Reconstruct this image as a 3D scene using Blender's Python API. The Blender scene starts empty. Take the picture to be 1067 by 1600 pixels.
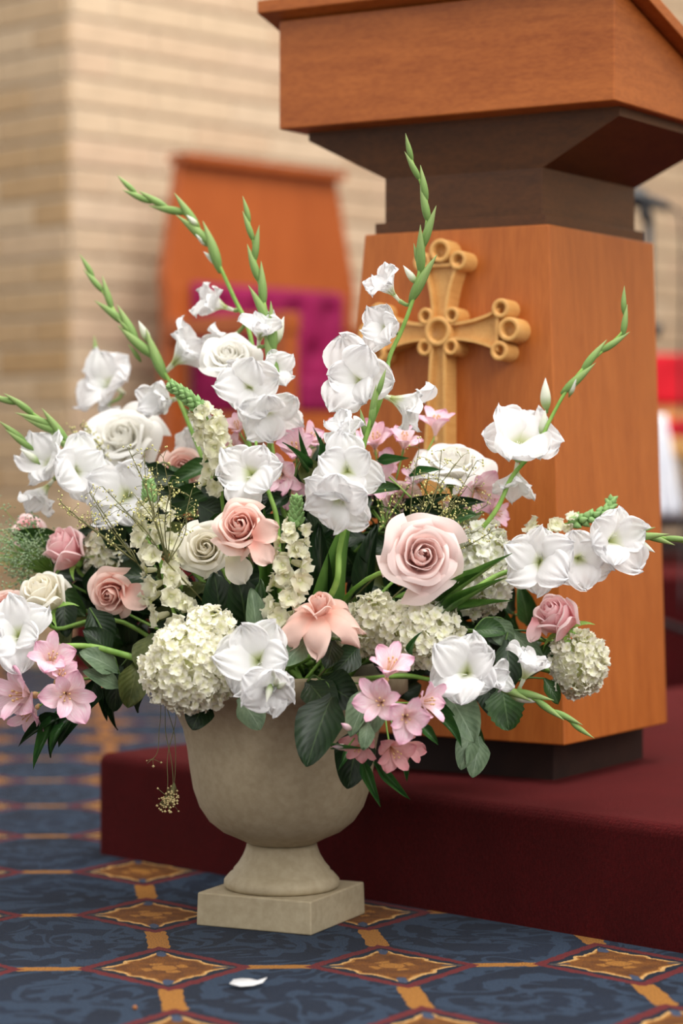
import bpy, math, random
from math import sin, cos, pi, radians as R, sqrt, atan2
from mathutils import Vector as V, Matrix as M, Quaternion, noise
S = bpy.context.scene
C = S.collection
# ---------------------------------------------------------------- camera, world, lights
F = 3780.0; TH = math.atan(78/F); CAMH = .58
cd = bpy.data.cameras.new('camera'); cam = bpy.data.objects.new('camera', cd); C.objects.link(cam)
cam.location = (0, 0, CAMH); cam.rotation_euler = (pi/2-TH, 0, 0)
cd.sensor_fit = 'VERTICAL'; cd.sensor_height = 36; cd.sensor_width = 24; cd.lens = 36*F/1600
cd.dof.use_dof = True; cd.dof.focus_distance = 2.92; cd.dof.aperture_fstop = 2.5
cd.clip_end = 60
S.camera = cam
w = bpy.data.worlds.new('world'); S.world = w; w.use_nodes = True
w.node_tree.nodes['Background'].inputs[0].default_value = (1, .965, .92, 1)
w.node_tree.nodes['Background'].inputs[1].default_value = .74
def area(name, loc, target, size, e, col):
    l = bpy.data.lights.new(name, 'AREA'); l.shape = 'RECTANGLE'; l.size, l.size_y = size; l.energy = e; l.color = col
    o = bpy.data.objects.new(name, l); C.objects.link(o); o.location = loc
    o.rotation_euler = (V(target)-V(loc)).to_track_quat('-Z', 'Y').to_euler()
area('ceiling_light', (.7, 2.5, 4.6), (.1, 3.2, .4), (3.0, 2.2), 135, (1, .965, .92))
area('front_fill_light', (2.7, -.9, 3.6), (.1, 3.1, .7), (2.2, 2.0), 92, (1, .985, .97))  # unseen fill from front right, added to brighten the blossoms
area('chancel_light', (.9, 5.0, 4.6), (.2, 6.8, .9), (2.6, 2.0), 95, (1, .93, .84))
S.view_settings.view_transform = 'Standard'; S.view_settings.look = 'None'
S.view_settings.exposure = 0.52; S.view_settings.gamma = 1; S.view_settings.use_curve_mapping = False

def P(px, py, Y):
    x = (px-533.5)/F; y = -(py-800)/F
    dy = cos(TH)+y*sin(TH); dz = -sin(TH)+y*cos(TH)
    return V((x*Y/dy, Y, CAMH+dz*Y/dy))

# ---------------------------------------------------------------- helpers
def srgb(r, g, b):
    f = lambda c: (c/255/12.92) if c/255 <= .04045 else ((c/255+.055)/1.055)**2.4
    return (f(r), f(g), f(b), 1)
class X:      # node expression
    nt = None
    def __init__(s, sock): s.s = sock
    @staticmethod
    def m(op, *a):
        n = X.nt.nodes.new('ShaderNodeMath'); n.operation = op
        for i, v in enumerate(a):
            if isinstance(v, X): X.nt.links.new(v.s, n.inputs[i])
            else: n.inputs[i].default_value = v
        return X(n.outputs[0])
    def __add__(s, o): return X.m('ADD', s, o)
    def __radd__(s, o): return X.m('ADD', o, s)
    def __sub__(s, o): return X.m('SUBTRACT', s, o)
    def __rsub__(s, o): return X.m('SUBTRACT', o, s)
    def __mul__(s, o): return X.m('MULTIPLY', s, o)
    def __rmul__(s, o): return X.m('MULTIPLY', o, s)
    def __truediv__(s, o): return X.m('DIVIDE', s, o)
    def abs(s): return X.m('ABSOLUTE', s)
    def lt(s, v): return X.m('LESS_THAN', s, v)
    def gt(s, v): return X.m('GREATER_THAN', s, v)
    def sin(s): return X.m('SINE', s)
def newmat(name, rough=.6, spec=.3):
    m = bpy.data.materials.new(name); m.use_nodes = True; nt = m.node_tree; X.nt = nt
    b = nt.nodes['Principled BSDF']; b.inputs['Roughness'].default_value = rough
    b.inputs['Specular IOR Level'].default_value = spec
    return m, nt, b
def coords(nt, kind='Object', scale=(1, 1, 1)):
    t = nt.nodes.new('ShaderNodeTexCoord'); mp = nt.nodes.new('ShaderNodeMapping'); mp.inputs['Scale'].default_value = scale
    nt.links.new(t.outputs[kind], mp.inputs[0]); return mp.outputs[0]
def noisen(nt, vec, scale, detail=3, rough=.55, dist=0):
    n = nt.nodes.new('ShaderNodeTexNoise'); n.inputs['Scale'].default_value = scale; n.inputs['Detail'].default_value = detail
    n.inputs['Roughness'].default_value = rough; n.inputs['Distortion'].default_value = dist
    nt.links.new(vec, n.inputs['Vector']); return n.outputs[0]
def ramp(nt, fac, stops):
    n = nt.nodes.new('ShaderNodeValToRGB'); e = n.color_ramp.elements
    while len(e) < len(stops): e.new(.5)
    for i, (p, c) in enumerate(stops): e[i].position = p; e[i].color = c
    nt.links.new(fac, n.inputs[0]); return n.outputs[0]
def mixc(nt, fac, a, b, mode='MIX'):
    n = nt.nodes.new('ShaderNodeMix'); n.data_type = 'RGBA'; n.blend_type = mode
    for v, i in ((fac, 0), (a, 6), (b, 7)):
        if isinstance(v, X): v = v.s
        if isinstance(v, (tuple, float, int)): n.inputs[i].default_value = v
        else: nt.links.new(v, n.inputs[i])
    return n.outputs[2]
def bump(nt, b, h, strength=.3, dist=.01):
    n = nt.nodes.new('ShaderNodeBump'); n.inputs['Strength'].default_value = strength; n.inputs['Distance'].default_value = dist
    nt.links.new(h, n.inputs['Height']); nt.links.new(n.outputs[0], b.inputs['Normal'])
def simple(name, c1, c2=None, scale=20, rough=.6, spec=.3, sc=(1, 1, 1), bmp=.1, detail=3, bd=.005):
    m, nt, b = newmat(name, rough, spec)
    v = coords(nt, 'Object', sc); n = noisen(nt, v, scale, detail)
    nt.links.new(ramp(nt, n, [(.3, c1), (.7, c2 or c1)]), b.inputs['Base Color'])
    if bmp: bump(nt, b, n, bmp, bd)
    return m
def wood(name, c1, c2, c3, sc, rough=.42):
    m, nt, b = newmat(name, rough, .35)
    v = coords(nt, 'Object', sc); n = noisen(nt, v, 9, 5, .6, .4)
    v2 = coords(nt, 'Object', (sc[0]*.5, sc[1]*.5, sc[2]*.5)); n2 = noisen(nt, v2, 3, 2)
    v3 = coords(nt, 'Object', (sc[0]*5, sc[1]*5, sc[2]*2)); n3 = noisen(nt, v3, 14, 2)
    c = ramp(nt, n, [(.3, c1), (.55, c2), (.75, c3)])
    c = mixc(nt, .35, c, ramp(nt, n2, [(.3, c1), (.7, c3)]))
    c = mixc(nt, .25, c, ramp(nt, n3, [(.35, c1), (.6, c3)]))
    nt.links.new(c, b.inputs['Base Color']); bump(nt, b, n3, .05, .001)
    return m
def petalmat(name, base, mid, edge, trans=.28, rough=.55, vein=.12, throat=.16):
    m, nt, b = newmat(name, rough, .2)
    uv = coords(nt, 'UV'); sp = nt.nodes.new('ShaderNodeSeparateXYZ'); nt.links.new(uv, sp.inputs[0])
    c = ramp(nt, sp.outputs[1], [(0, base), (throat, base), (throat+.28, mid), (1, edge)])
    nz = noisen(nt, coords(nt, 'UV', (22, 2.2, 1)), 1.6, 2)
    c = mixc(nt, vein, c, ramp(nt, nz, [(.35, mid), (.65, edge)]))
    nt.links.new(c, b.inputs['Base Color']); bump(nt, b, nz, .10, .001)
    tr = nt.nodes.new('ShaderNodeBsdfTranslucent'); nt.links.new(c, tr.inputs[0])
    mx = nt.nodes.new('ShaderNodeMixShader'); mx.inputs[0].default_value = trans+.1
    nt.links.new(b.outputs[0], mx.inputs[1]); nt.links.new(tr.outputs[0], mx.inputs[2])
    nt.links.new(mx.outputs[0], nt.nodes['Material Output'].inputs[0]); return m
def leafmat(name, dark, light, rib, rough=.42, trans=.12):
    m, nt, b = newmat(name, rough, .4)
    uv = coords(nt, 'UV'); sp = nt.nodes.new('ShaderNodeSeparateXYZ'); nt.links.new(uv, sp.inputs[0])
    u = X(sp.outputs[0]); v = X(sp.outputs[1]); d = (u-.5).abs()
    midrib = d.lt(.02); veins = ((v*1.0-d*.75)*48).sin().gt(.93)*d.gt(.01)
    n = noisen(nt, coords(nt, 'Object'), 3, 3)
    c = ramp(nt, n, [(.3, dark), (.7, light)])
    c = mixc(nt, veins*.12, c, rib); c = mixc(nt, midrib*.4, c, rib)
    nt.links.new(c, b.inputs['Base Color'])
    h = ((v*1.0-d*.75)*48).sin(); bump(nt, b, h.s, .12, .0012)
    tr = nt.nodes.new('ShaderNodeBsdfTranslucent'); nt.links.new(c, tr.inputs[0])
    mx = nt.nodes.new('ShaderNodeMixShader'); mx.inputs[0].default_value = trans
    nt.links.new(b.outputs[0], mx.inputs[1]); nt.links.new(tr.outputs[0], mx.inputs[2])
    nt.links.new(mx.outputs[0], nt.nodes['Material Output'].inputs[0]); return m

def mesh(name, vs, fs, m=None, uvs=None, smooth=True):
    me = bpy.data.meshes.new(name); me.from_pydata([tuple(v) for v in vs], [], fs)
    if m: me.materials.append(m)
    if smooth: me.polygons.foreach_set('use_smooth', [True]*len(me.polygons))
    if uvs:
        l = me.uv_layers.new(name='uv'); vi = [0]*len(me.loops); me.loops.foreach_get('vertex_index', vi)
        flat = []
        for i in vi: flat += uvs[i]
        l.data.foreach_set('uv', flat)
    me.update(); return me
def ob(name, me, parent=None, mat4=None, label=None):
    o = bpy.data.objects.new(name, me); C.objects.link(o)
    if parent: o.parent = parent
    if mat4 is not None: o.matrix_local = mat4
    if label: o['label'] = label
    return o
def tag(o, label, cat, group=None, kind=None):
    o['label'] = label; o['category'] = cat
    if group: o['group'] = group
    if kind: o['kind'] = kind
    return o
def thing(name, label, cat, loc=(0, 0, 0), group=None):
    o = bpy.data.objects.new(name, None); C.objects.link(o); o.location = loc; o.empty_display_size = .02
    return tag(o, label, cat, group)
def struct(o): o['kind'] = 'structure'; return o
class B:      # mesh builder
    def __init__(s): s.v = []; s.f = []; s.uv = []
    def add(s, vs, fs, uv=None):
        k = len(s.v); s.v += [V(v) for v in vs]; s.f += [tuple(i+k for i in f) for f in fs]
        s.uv += uv if uv else [(0, .5)]*len(vs)
        return s
    def mesh(s, name, m, smooth=True): return mesh(name, s.v, s.f, m, s.uv, smooth)
def frustum(b4, t4):     # two loops of points -> closed solid
    n = len(b4); vs = list(b4)+list(t4)
    fs = [tuple(range(n))[::-1], tuple(range(n, 2*n))]+[(i, (i+1) % n, n+(i+1) % n, n+i) for i in range(n)]
    return vs, fs
def bevel(o, wd=.002, seg=2, ang=40):
    md = o.modifiers.new('bevel', 'BEVEL'); md.width = wd; md.segments = seg; md.limit_method = 'ANGLE'; md.angle_limit = R(ang)
    md.harden_normals = False
def box(cx, cy, cz, sx, sy, sz):
    x, y, z = sx/2, sy/2, sz/2
    return frustum([(cx-x, cy-y, cz-z), (cx+x, cy-y, cz-z), (cx+x, cy+y, cz-z), (cx-x, cy+y, cz-z)],
                   [(cx-x, cy-y, cz+z), (cx+x, cy-y, cz+z), (cx+x, cy+y, cz+z), (cx-x, cy+y, cz+z)])
def catmull(pts, n=6):
    pts = [V(p) for p in pts]
    if len(pts) < 3: return [pts[0].lerp(pts[-1], i/n) for i in range(n+1)]
    q = [pts[0]*2-pts[1]]+pts+[pts[-1]*2-pts[-2]]; out = []
    for i in range(1, len(q)-2):
        a, b, c, d = q[i-1:i+3]
        for k in range(n):
            t = k/n; out.append(.5*((2*b)+(c-a)*t+(2*a-5*b+4*c-d)*t*t+(3*b-a-3*c+d)*t**3))
    out.append(pts[-1]); return out
def tube(b, pts, r0, r1=None, sides=6, n=5, smoothp=True):
    r1 = r0 if r1 is None else r1
    c = catmull(pts, n) if smoothp else [V(p) for p in pts]
    vs = []; fs = []; uv = []; N = len(c); ref = V((.31, .2, .93))
    for i, p in enumerate(c):
        t = (c[min(i+1, N-1)]-c[max(i-1, 0)]).normalized()
        a = t.cross(ref); a = a.normalized() if a.length > .05 else t.cross(V((1, 0, 0))).normalized()
        bb = t.cross(a); r = r0+(r1-r0)*i/(N-1)
        for k in range(sides):
            an = 2*pi*k/sides; vs.append(p+(a*cos(an)+bb*sin(an))*r); uv.append((k/sides, i/(N-1)))
    for i in range(N-1):
        for k in range(sides):
            fs.append((i*sides+k, i*sides+(k+1) % sides, (i+1)*sides+(k+1) % sides, (i+1)*sides+k))
    fs.append(tuple(range(sides))[::-1]); fs.append(tuple((N-1)*sides+k for k in range(sides)))
    b.add(vs, fs, uv); return c
def lathe(prof, n=32):   # prof: (r,z)
    vs = []; fs = []
    for r, z in prof:
        for k in range(n): vs.append((r*cos(2*pi*k/n), r*sin(2*pi*k/n), z))
    for i in range(len(prof)-1):
        for k in range(n): fs.append((i*n+k, i*n+(k+1) % n, (i+1)*n+(k+1) % n, (i+1)*n+k))
    return vs, fs
def orient(pos, d, scale=1, roll=0):
    q = V(d).normalized().to_track_quat('Z', 'Y'); return M.Translation(pos) @ q.to_matrix().to_4x4() @ M.Rotation(roll, 4, 'Z') @ M.Scale(scale, 4)
def shape(t, tm, base, pw=2):
    if t < tm:
        k = t/tm; k = k*k*(3-2*k); return base+(1-base)*k
    return max(0, 1-((t-tm)/(1-tm))**pw)**(1/pw if pw > 1.2 else 1)
def blade(L=1, W=.5, a0=80, a1=110, cup=.2, ruf=0, fr=9, seed=0, tm=.5, base=.1, pw=2, nu=8, nv=7, r0=0, serr=0, tipd=0):
    rnd = random.Random(seed); ph = rnd.uniform(0, 6.28); ph2 = rnd.uniform(0, 6.28); sk = rnd.uniform(-.06, .06)
    vs = []; fs = []; uv = []; r = r0; z = 0; lt = 0
    for j in range(nv+1):
        t = (j/nv); t = 1-(1-t)**1.35 if pw > 1.2 else t
        a = R(a0+(a1-a0)*(t**1.5)); dt = t-lt; r += sin(a)*dt*L; z += cos(a)*dt*L; lt = t
        wd = W*.5*max(shape(t, tm, base, pw), .03)
        for i in range(nu+1):
            s = -1+2*i/nu
            e_ = max(abs(s)**3*min(1, t*1.3)**2.5, t**5); off = cup*wd*s*s + ruf*W*.42*e_*sin(fr*s*.9+9*t*(1 if s > 0 else -1)+ph) + ruf*W*.4*(t**2)*sin(2.2*s+ph2)
            x = s*wd*(1+(serr*(-1)**j if abs(s) == 1 else 0)) + sk*L*t*t
            fz = L*ruf*.07*sin(19*s+ph)*max(0, t-.8)/.2 if ruf > .25 else 0; vs.append((x, r-cos(a)*off+fz, z+sin(a)*off)); uv.append((i/nu, t))
    for j in range(nv):
        for i in range(nu):
            k = j*(nu+1)+i; fs.append((k, k+1, k+nu+2, k+nu+1))
    return vs, fs, uv

# ---------------------------------------------------------------- materials
WHITE = petalmat('gladiolus_white', srgb(214, 222, 160), srgb(250, 250, 250), srgb(253, 253, 254), .36, throat=.1)
STAM = simple('stamen', srgb(232, 225, 215), srgb(180, 150, 120))
CREAM = petalmat('snapdragon_cream', srgb(215, 220, 150), srgb(238, 236, 205), srgb(244, 242, 222), .25)
HYD = petalmat('hydrangea_cream', srgb(232, 232, 186), srgb(246, 244, 222), srgb(249, 247, 234), .2)
HYDW = petalmat('hydrangea_white', srgb(222, 226, 180), srgb(245, 245, 232), srgb(248, 248, 240), .22)
ALS = petalmat('alstroemeria_pink', srgb(250, 240, 222), srgb(248, 228, 234), srgb(232, 158, 190), .15, vein=.55, throat=.38)
ALS2 = petalmat('alstroemeria_salmon', srgb(244, 214, 196), srgb(238, 192, 190), srgb(224, 142, 152), .22, vein=.4, throat=.25)
STEM = simple('stem_green', srgb(96, 140, 52), srgb(150, 186, 96), 30, .5, .3)
DSTEM = simple('stem_dark', srgb(60, 88, 44), srgb(92, 120, 60), 30, .6, .3)
BUD = petalmat('spathe_green', srgb(110, 150, 75), srgb(130, 168, 92), srgb(176, 190, 130), .15, .5, .35)
WBUD = petalmat('bud_white_green', srgb(165, 192, 110), srgb(236, 240, 220), srgb(250, 250, 245), .25, .5)
HYC = simple('hydrangea_core', srgb(190, 196, 130), srgb(216, 218, 165), 60, .8)
SBUD = simple('snapdragon_bud', srgb(96, 140, 78), srgb(150, 182, 118), 60, .6)
L_DARK = leafmat('leaf_dark', srgb(14, 32, 14), srgb(30, 54, 26), srgb(80, 104, 62))
L_MID = leafmat('leaf_mid', srgb(32, 62, 26), srgb(60, 94, 44), srgb(120, 150, 100))
L_GREY = leafmat('leaf_grey', srgb(84, 108, 80), srgb(126, 148, 116), srgb(168, 188, 160), .5)
L_LANCE = leafmat('leaf_lance', srgb(34, 74, 36), srgb(66, 110, 52), srgb(90, 130, 80), .4, .2)
L_STRAP = leafmat('leaf_strap', srgb(60, 104, 44), srgb(110, 150, 70), srgb(120, 160, 90), .4, .2)
L_OLIVE = leafmat('leaf_olive', srgb(60, 74, 34), srgb(104, 112, 60), srgb(120, 124, 80), .5, .2)
TWIG = simple('wisp_twig', srgb(92, 96, 60), srgb(120, 116, 74), 40, .7)
WBEAD = simple('wisp_bud', srgb(190, 190, 110), srgb(216, 208, 150), 80, .7)
GOLDB = simple('dried_bud', srgb(176, 156, 110), srgb(205, 190, 140), 80, .7)
FUZZ = simple('feathery_green', srgb(120, 148, 110), srgb(170, 190, 150), 60, .8)
ROSE = {
 'white': petalmat('rose_white', srgb(246, 243, 226), srgb(250, 248, 241), srgb(252, 252, 250), .32),
 'cream': petalmat('rose_cream', srgb(238, 234, 200), srgb(248, 243, 226), srgb(250, 247, 238), .3),
 'blush': petalmat('rose_blush', srgb(244, 196, 186), srgb(247, 218, 212), srgb(248, 230, 226), .25, vein=.05),
 'pink': petalmat('rose_pink', srgb(248, 172, 178), srgb(251, 202, 206), srgb(253, 228, 228), .25, vein=.05),
 'peach': petalmat('rose_peach', srgb(242, 172, 158), srgb(246, 202, 190), srgb(248, 222, 212), .25, vein=.05),
 'coral': petalmat('rose_coral', srgb(238, 176, 156), srgb(248, 208, 194), srgb(250, 222, 212), .25, vein=.05),
}

# lectern wood: object coordinates are world-sized
W_V = wood('wood_vertical_grain', srgb(150, 76, 26), srgb(172, 94, 36), srgb(186, 108, 48), (7, 7, .8))
W_H = wood('wood_horizontal_grain', srgb(138, 68, 22), srgb(166, 90, 36), srgb(182, 104, 46), (1.2, 1.2, 9))
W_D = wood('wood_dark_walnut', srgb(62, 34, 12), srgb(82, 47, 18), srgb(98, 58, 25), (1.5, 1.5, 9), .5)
W_BLK = simple('plinth_dark', srgb(30, 16, 14), srgb(48, 28, 22), 20, .6)
W_X = wood('cross_light_wood', srgb(196, 140, 72), srgb(216, 164, 96), srgb(226, 178, 112), (6, 6, 1), .4)
W_CH = wood('chair_wood', srgb(140, 66, 22), srgb(158, 78, 30), srgb(168, 88, 38), (5, 5, .8), .45)
PURP = simple('magenta_velvet', srgb(116, 16, 62), srgb(140, 26, 78), 14, .8, .2)
REDF = simple('red_fabric', srgb(176, 12, 30), srgb(196, 22, 40), 14, .8)
BLKM = simple('black_metal', srgb(16, 18, 22), srgb(30, 32, 38), 20, .45, .5)
CLOTH = simple('white_cloth', srgb(222, 226, 236), srgb(238, 240, 246), 10, .9)

# carpet of the nave
def carpet_mat():
    m, nt, b = newmat('patterned_carpet', .95, .05)
    t = nt.nodes.new('ShaderNodeTexCoord'); sp = nt.nodes.new('ShaderNodeSeparateXYZ'); nt.links.new(t.outputs['Object'], sp.inputs[0])
    x, y = X(sp.outputs[0]), X(sp.outputs[1])
    # slight wobble of the weave
    nz = X(noisen(nt, t.outputs['Object'], 60, 2)); nz2 = X(noisen(nt, coords(nt, 'Object', (1, 1, 1)), 75, 2, .5, .3))
    x = x+(nz-.5)*.010; y = y+(nz2-.5)*.010
    # lattice: rows along r=(1,.046), columns along c=(-.125,1)
    det = 1+.125*.046
    # solve x = a*1 + b*(-.125); y = a*.046 + b
    bb = (y-x*.046)*(1/det); aa = x+bb*.125
    a = (aa-CA)*(1/.2617); c = (bb-CB)*(1/.328)
    fa = a-X.m('ROUND', a); fc = c-X.m('ROUND', c)
    ab, cb = fa.abs(), fc.abs()
    d = ab*(1/.385)+cb*(1/.37)
    # scalloped ornament
    th = X.m('ARCTAN2', fc*1.28, fa)
    rr = X.m('SQRT', fa*fa*1.0+fc*fc*1.65)
    lobe = .165+(th*4).sin()*0.0+X.m('COSINE', th*4)*.035+X.m('COSINE', th*2)*.035+X.m('COSINE', th*8)*.012
    navy, navy2 = srgb(10, 22, 40), srgb(18, 34, 56)
    mid = srgb(42, 60, 82)
    # scrolls in the blue ground, centred between the diamonds
    ga = fa.abs()-.5; gc = fc.abs()-.5
    sg = X.m('SIGN', fa)*X.m('SIGN', fc)
    n1 = noisen(nt, t.outputs['Object'], 9.0, 1, .5, 2.0); n1 = X(n1)
    ph = X.m('ARCTAN2', gc, ga*sg)
    r2 = X.m('SQRT', ga*ga+gc*gc)
    sw = (ph*3+r2*30+n1*9).sin()
    scroll = X.m('MINIMUM', sw.gt(.35), (n1-.5).abs().lt(.13))
    band = ((n1*24).sin()).gt(.62)
    scroll = X.m('MAXIMUM', scroll, X.m('MULTIPLY', band, X(noisen(nt, t.outputs['Object'], 9, 1)).gt(.47)))
    big = ramp(nt, noisen(nt, t.outputs['Object'], 4, 2), [(.3, navy), (.7, navy2)])
    col = mixc(nt, scroll*.8, big, mid)
    gold, amber, dark = srgb(160, 106, 40), srgb(122, 72, 16), srgb(92, 50, 8)
    red = srgb(100, 26, 30)
    hb = cb.lt(.030)*ab.gt(.36); vb = ab.lt(.05)*cb.gt(.34)
    col = mixc(nt, hb, col, gold); col = mixc(nt, vb, col, gold)
    col = mixc(nt, d.lt(1.0), col, red); col = mixc(nt, d.lt(.84), col, navy); 
    q = rr/lobe
    # stretch ornament to the diamond
    orn = d-X.m('COSINE', th*8)*.032-X.m('COSINE', th*16)*.012
    col = mixc(nt, orn.lt(.72), col, srgb(206, 160, 98)); col = mixc(nt, orn.lt(.665), col, gold)
    inner = ramp(nt, noisen(nt, t.outputs['Object'], 45, 2), [(.35, dark), (.65, amber)])
    col = mixc(nt, orn.lt(.625), col, inner)
    col = mixc(nt, (rr-.085).abs().lt(.02)*(th*4).sin().gt(.2), col, gold)
    col = mixc(nt, rr.lt(.055), col, gold)
    # small blue leaves on the points
    e1 = X.m('SQRT', fa*fa*4+(cb-.235)*(cb-.235)); col = mixc(nt, e1.lt(.045), col, srgb(60, 72, 96))
    e2 = X.m('SQRT', fc*fc*6+(ab-.26)*(ab-.26)*.5); col = mixc(nt, e2.lt(.035), col, srgb(70, 66, 66))
    sp1 = noisen(nt, t.outputs['Object'], 520, 2)
    col = mixc(nt, .75, col, mixc(nt, 1.0, col, ramp(nt, sp1, [(.3, (.12, .12, .12, 1)), (.7, (1.4, 1.4, 1.4, 1))]), 'MULTIPLY'))
    nt.links.new(col, b.inputs['Base Color'])
    b.inputs['Sheen Weight'].default_value = .06; b.inputs['Sheen Roughness'].default_value = .6
    bump(nt, b, sp1, .8, .004)
    return m
# place the lattice so that one diamond is at (257,1516)
p0 = P(257, 1516, 2.763); det = 1+.125*.046
CB = (p0.y-p0.x*.046)/det; CA = p0.x+CB*.125
def pile_mat(name, c1, c2, sheen=.25):
    m, nt, b = newmat(name, .95, .05)
    v = coords(nt); n = noisen(nt, v, 260, 5, .8); n2 = noisen(nt, coords(nt, 'Object', (1, 1, .6)), 14, 4, .6)
    c = ramp(nt, n, [(.35, c1), (.65, c2)]); c = mixc(nt, .5, c, mixc(nt, 1.0, c, ramp(nt, n2, [(.3, (.5, .5, .5, 1)), (.7, (1.5, 1.5, 1.5, 1))]), 'MULTIPLY'))
    nt.links.new(c, b.inputs['Base Color']); bump(nt, b, n, .9, .005)
    b.inputs['Sheen Weight'].default_value = sheen; b.inputs['Sheen Roughness'].default_value = .5
    b.inputs['Sheen Tint'].default_value = srgb(230, 110, 110)
    return m
RED = pile_mat('burgundy_pile', srgb(30, 3, 4), srgb(70, 9, 12), .26)

# ---------------------------------------------------------------- large structure
W = V((.69, .724, 0)).normalized(); Nn = V((W.y, -W.x, 0))       # along the chancel wall; away from it
C0 = P(112, 722, 6.7); C0.z = 0
def sd(s, d, z=0): return C0+W*s+Nn*d+V((0, 0, z))
fl = struct(ob('floor', mesh('floor', [(-6, -3, 0), (8, -3, 0), (8, 13, 0), (-6, 13, 0), (-6, -3, -.1), (8, -3, -.1), (8, 13, -.1), (-6, 13, -.1)],
    [(0, 1, 2, 3), (7, 6, 5, 4), (0, 4, 5, 1), (1, 5, 6, 2), (2, 6, 7, 3), (3, 7, 4, 0)], carpet_mat(), smooth=False)))
def slab(name, poly, z0, z1, m, bev):
    vs, fs = frustum([(p.x, p.y, z0) for p in poly], [(p.x, p.y, z1) for p in poly])
    o = ob(name, mesh(name, vs, fs, m, smooth=False)); bevel(o, bev, 5); struct(o); return o
A1 = P(150, 1336, 3.576); A1.z = 0
rel = A1-C0; s1 = rel.dot(W); d1 = rel.dot(Nn)
s2 = .55
slab('trim_1', [sd(s1, d1), sd(s1, d1+6), sd(s2, d1+6), sd(s2, d1)], -.02, .15, RED, .016)
slab('trim_2', [sd(0.0, .12), sd(.0, 1.0), sd(s2, 1.0), sd(s2, d1+6), sd(s2+5, d1+6), sd(s2+5, -.05), sd(.0, -.05)], -.02, .30, RED, .016)
# brick walls, every brick an object
def brick_mat(name, cols):
    m, nt, b = newmat(name, .85, .15)
    oi = nt.nodes.new('ShaderNodeObjectInfo')
    c = ramp(nt, oi.outputs['Random'], [(i/(len(cols)-1), k) for i, k in enumerate(cols)])
    n = noisen(nt, coords(nt), 25, 4); c = mixc(nt, .3, c, mixc(nt, 1.0, c, ramp(nt, n, [(.3, (.6, .58, .55, 1)), (.7, (1.25, 1.22, 1.2, 1))]), 'MULTIPLY'))
    nt.links.new(c, b.inputs['Base Color']); bump(nt, b, n, .4, .006); return m
BR = brick_mat('tan_brick', [srgb(192, 170, 144), srgb(198, 178, 152), srgb(188, 166, 140), srgb(196, 172, 148), srgb(200, 182, 158), srgb(192, 168, 142)])
BRL = brick_mat('brown_tan_brick', [srgb(184, 160, 130), srgb(168, 138, 100), srgb(188, 166, 138), srgb(172, 144, 108), srgb(186, 162, 134)])
MORT = simple('mortar', srgb(184, 170, 150), srgb(194, 180, 160), 60, .9)
def brick_wall(name, p, q, z0, z1, bm, thick=.2, off=0):
    p, q = V(p), V(q); L = (q-p).length; u = (q-p)/L; nrm = V((u.y, -u.x, 0))
    base = [p-nrm*.001, q-nrm*.001, q-nrm*thick, p-nrm*thick]
    vs, fs = frustum([(a.x, a.y, z0) for a in base], [(a.x, a.y, z1) for a in base])
    wl = struct(ob(name, mesh(name, vs, fs, MORT, smooth=False)))
    pw, ph, j = .31, .082, .011
    meshes = {}
    rot = M.Rotation(atan2(u.y, u.x), 4, 'Z'); k = 0; z = z0
    while z < z1-.04:
        x = -(pw/2 if k % 2 else 0)+off
        while x < L-.001:
            a, e = max(x, 0), min(x+pw-j, L)
            if e-a > .03:
                key = round(e-a, 3)
                if key not in meshes:
                    h = key/2; hz = (ph-j)/2; c = .004
                    b = B(); b.add(*frustum([(-h, -.004, -hz), (h, -.004, -hz), (h, .02, -hz), (-h, .02, -hz)], [(-h, -.004, hz), (h, -.004, hz), (h, .02, hz), (-h, .02, hz)]))
                    b.add([(-h, -.004, -hz), (h, -.004, -hz), (h, -.004, hz), (-h, -.004, hz), (-h+c, -.009, -hz+c), (h-c, -.009, -hz+c), (h-c, -.009, hz-c), (-h+c, -.009, hz-c)],
                          [(0, 1, 5, 4), (1, 2, 6, 5), (2, 3, 7, 6), (3, 0, 4, 7), (4, 5, 6, 7)])
                    meshes[key] = b.mesh('brick', bm, False)
                pos = p+u*((a+e)/2)+V((0, 0, z+ph/2)); ob('brick', meshes[key], wl, M.Translation(pos) @ rot)
            x += pw
        z += ph; k += 1
    return wl
brick_wall('wall_right', sd(-.001, 0), sd(3.4, 0), .25, 2.45, BR)
bq = [sd(3.42, -.2), sd(3.42, 9), sd(3.6, 9), sd(3.6, -.2)]; vs, fs = frustum([(p.x, p.y, 0) for p in bq], [(p.x, p.y, 3.2) for p in bq])
struct(ob('wall_back', mesh('wall_back', vs, fs, simple('plaster', srgb(196, 182, 160), srgb(204, 190, 168), 8, .9), smooth=False)))
brick_wall('wall_left', sd(0, -.75), sd(0, 0), 0, 2.2, BRL, off=.13)

# ---------------------------------------------------------------- lectern
uu = V((.848, -.53, 0)); vv = V((.53, .848, 0)); LC = V((.244, 3.469, 0))
def lq(a, b, z, c=LC): return [c+uu*sx*a-vv*sy*b+V((0, 0, z)) for sx, sy in ((-1, 1), (1, 1), (1, -1), (-1, -1))]
LEC = thing('lectern', 'tall orange-brown wooden lectern with a carved cross on its front', 'lectern', (LC.x, LC.y, .15))
LI = M.Translation(-V((LC.x, LC.y, .15)))
def lpart(name, b4, t4, m, bev=.0015, label=None):
    vs, fs = frustum(b4, t4); o = ob(name, mesh(name, [LI @ V(v) for v in vs], fs, m, smooth=False), LEC, label=label)
    if bev: bevel(o, bev)
    return o
pc = V((.287, 3.264, 0)); pl = [pc-uu*.345, pc, pc+vv*.285, pc+vv*.285-uu*.345]
lpart('plinth', [p+V((0, 0, .148)) for p in pl], [p+V((0, 0, .206)) for p in pl], W_BLK, .001, 'dark recessed plinth')
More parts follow.
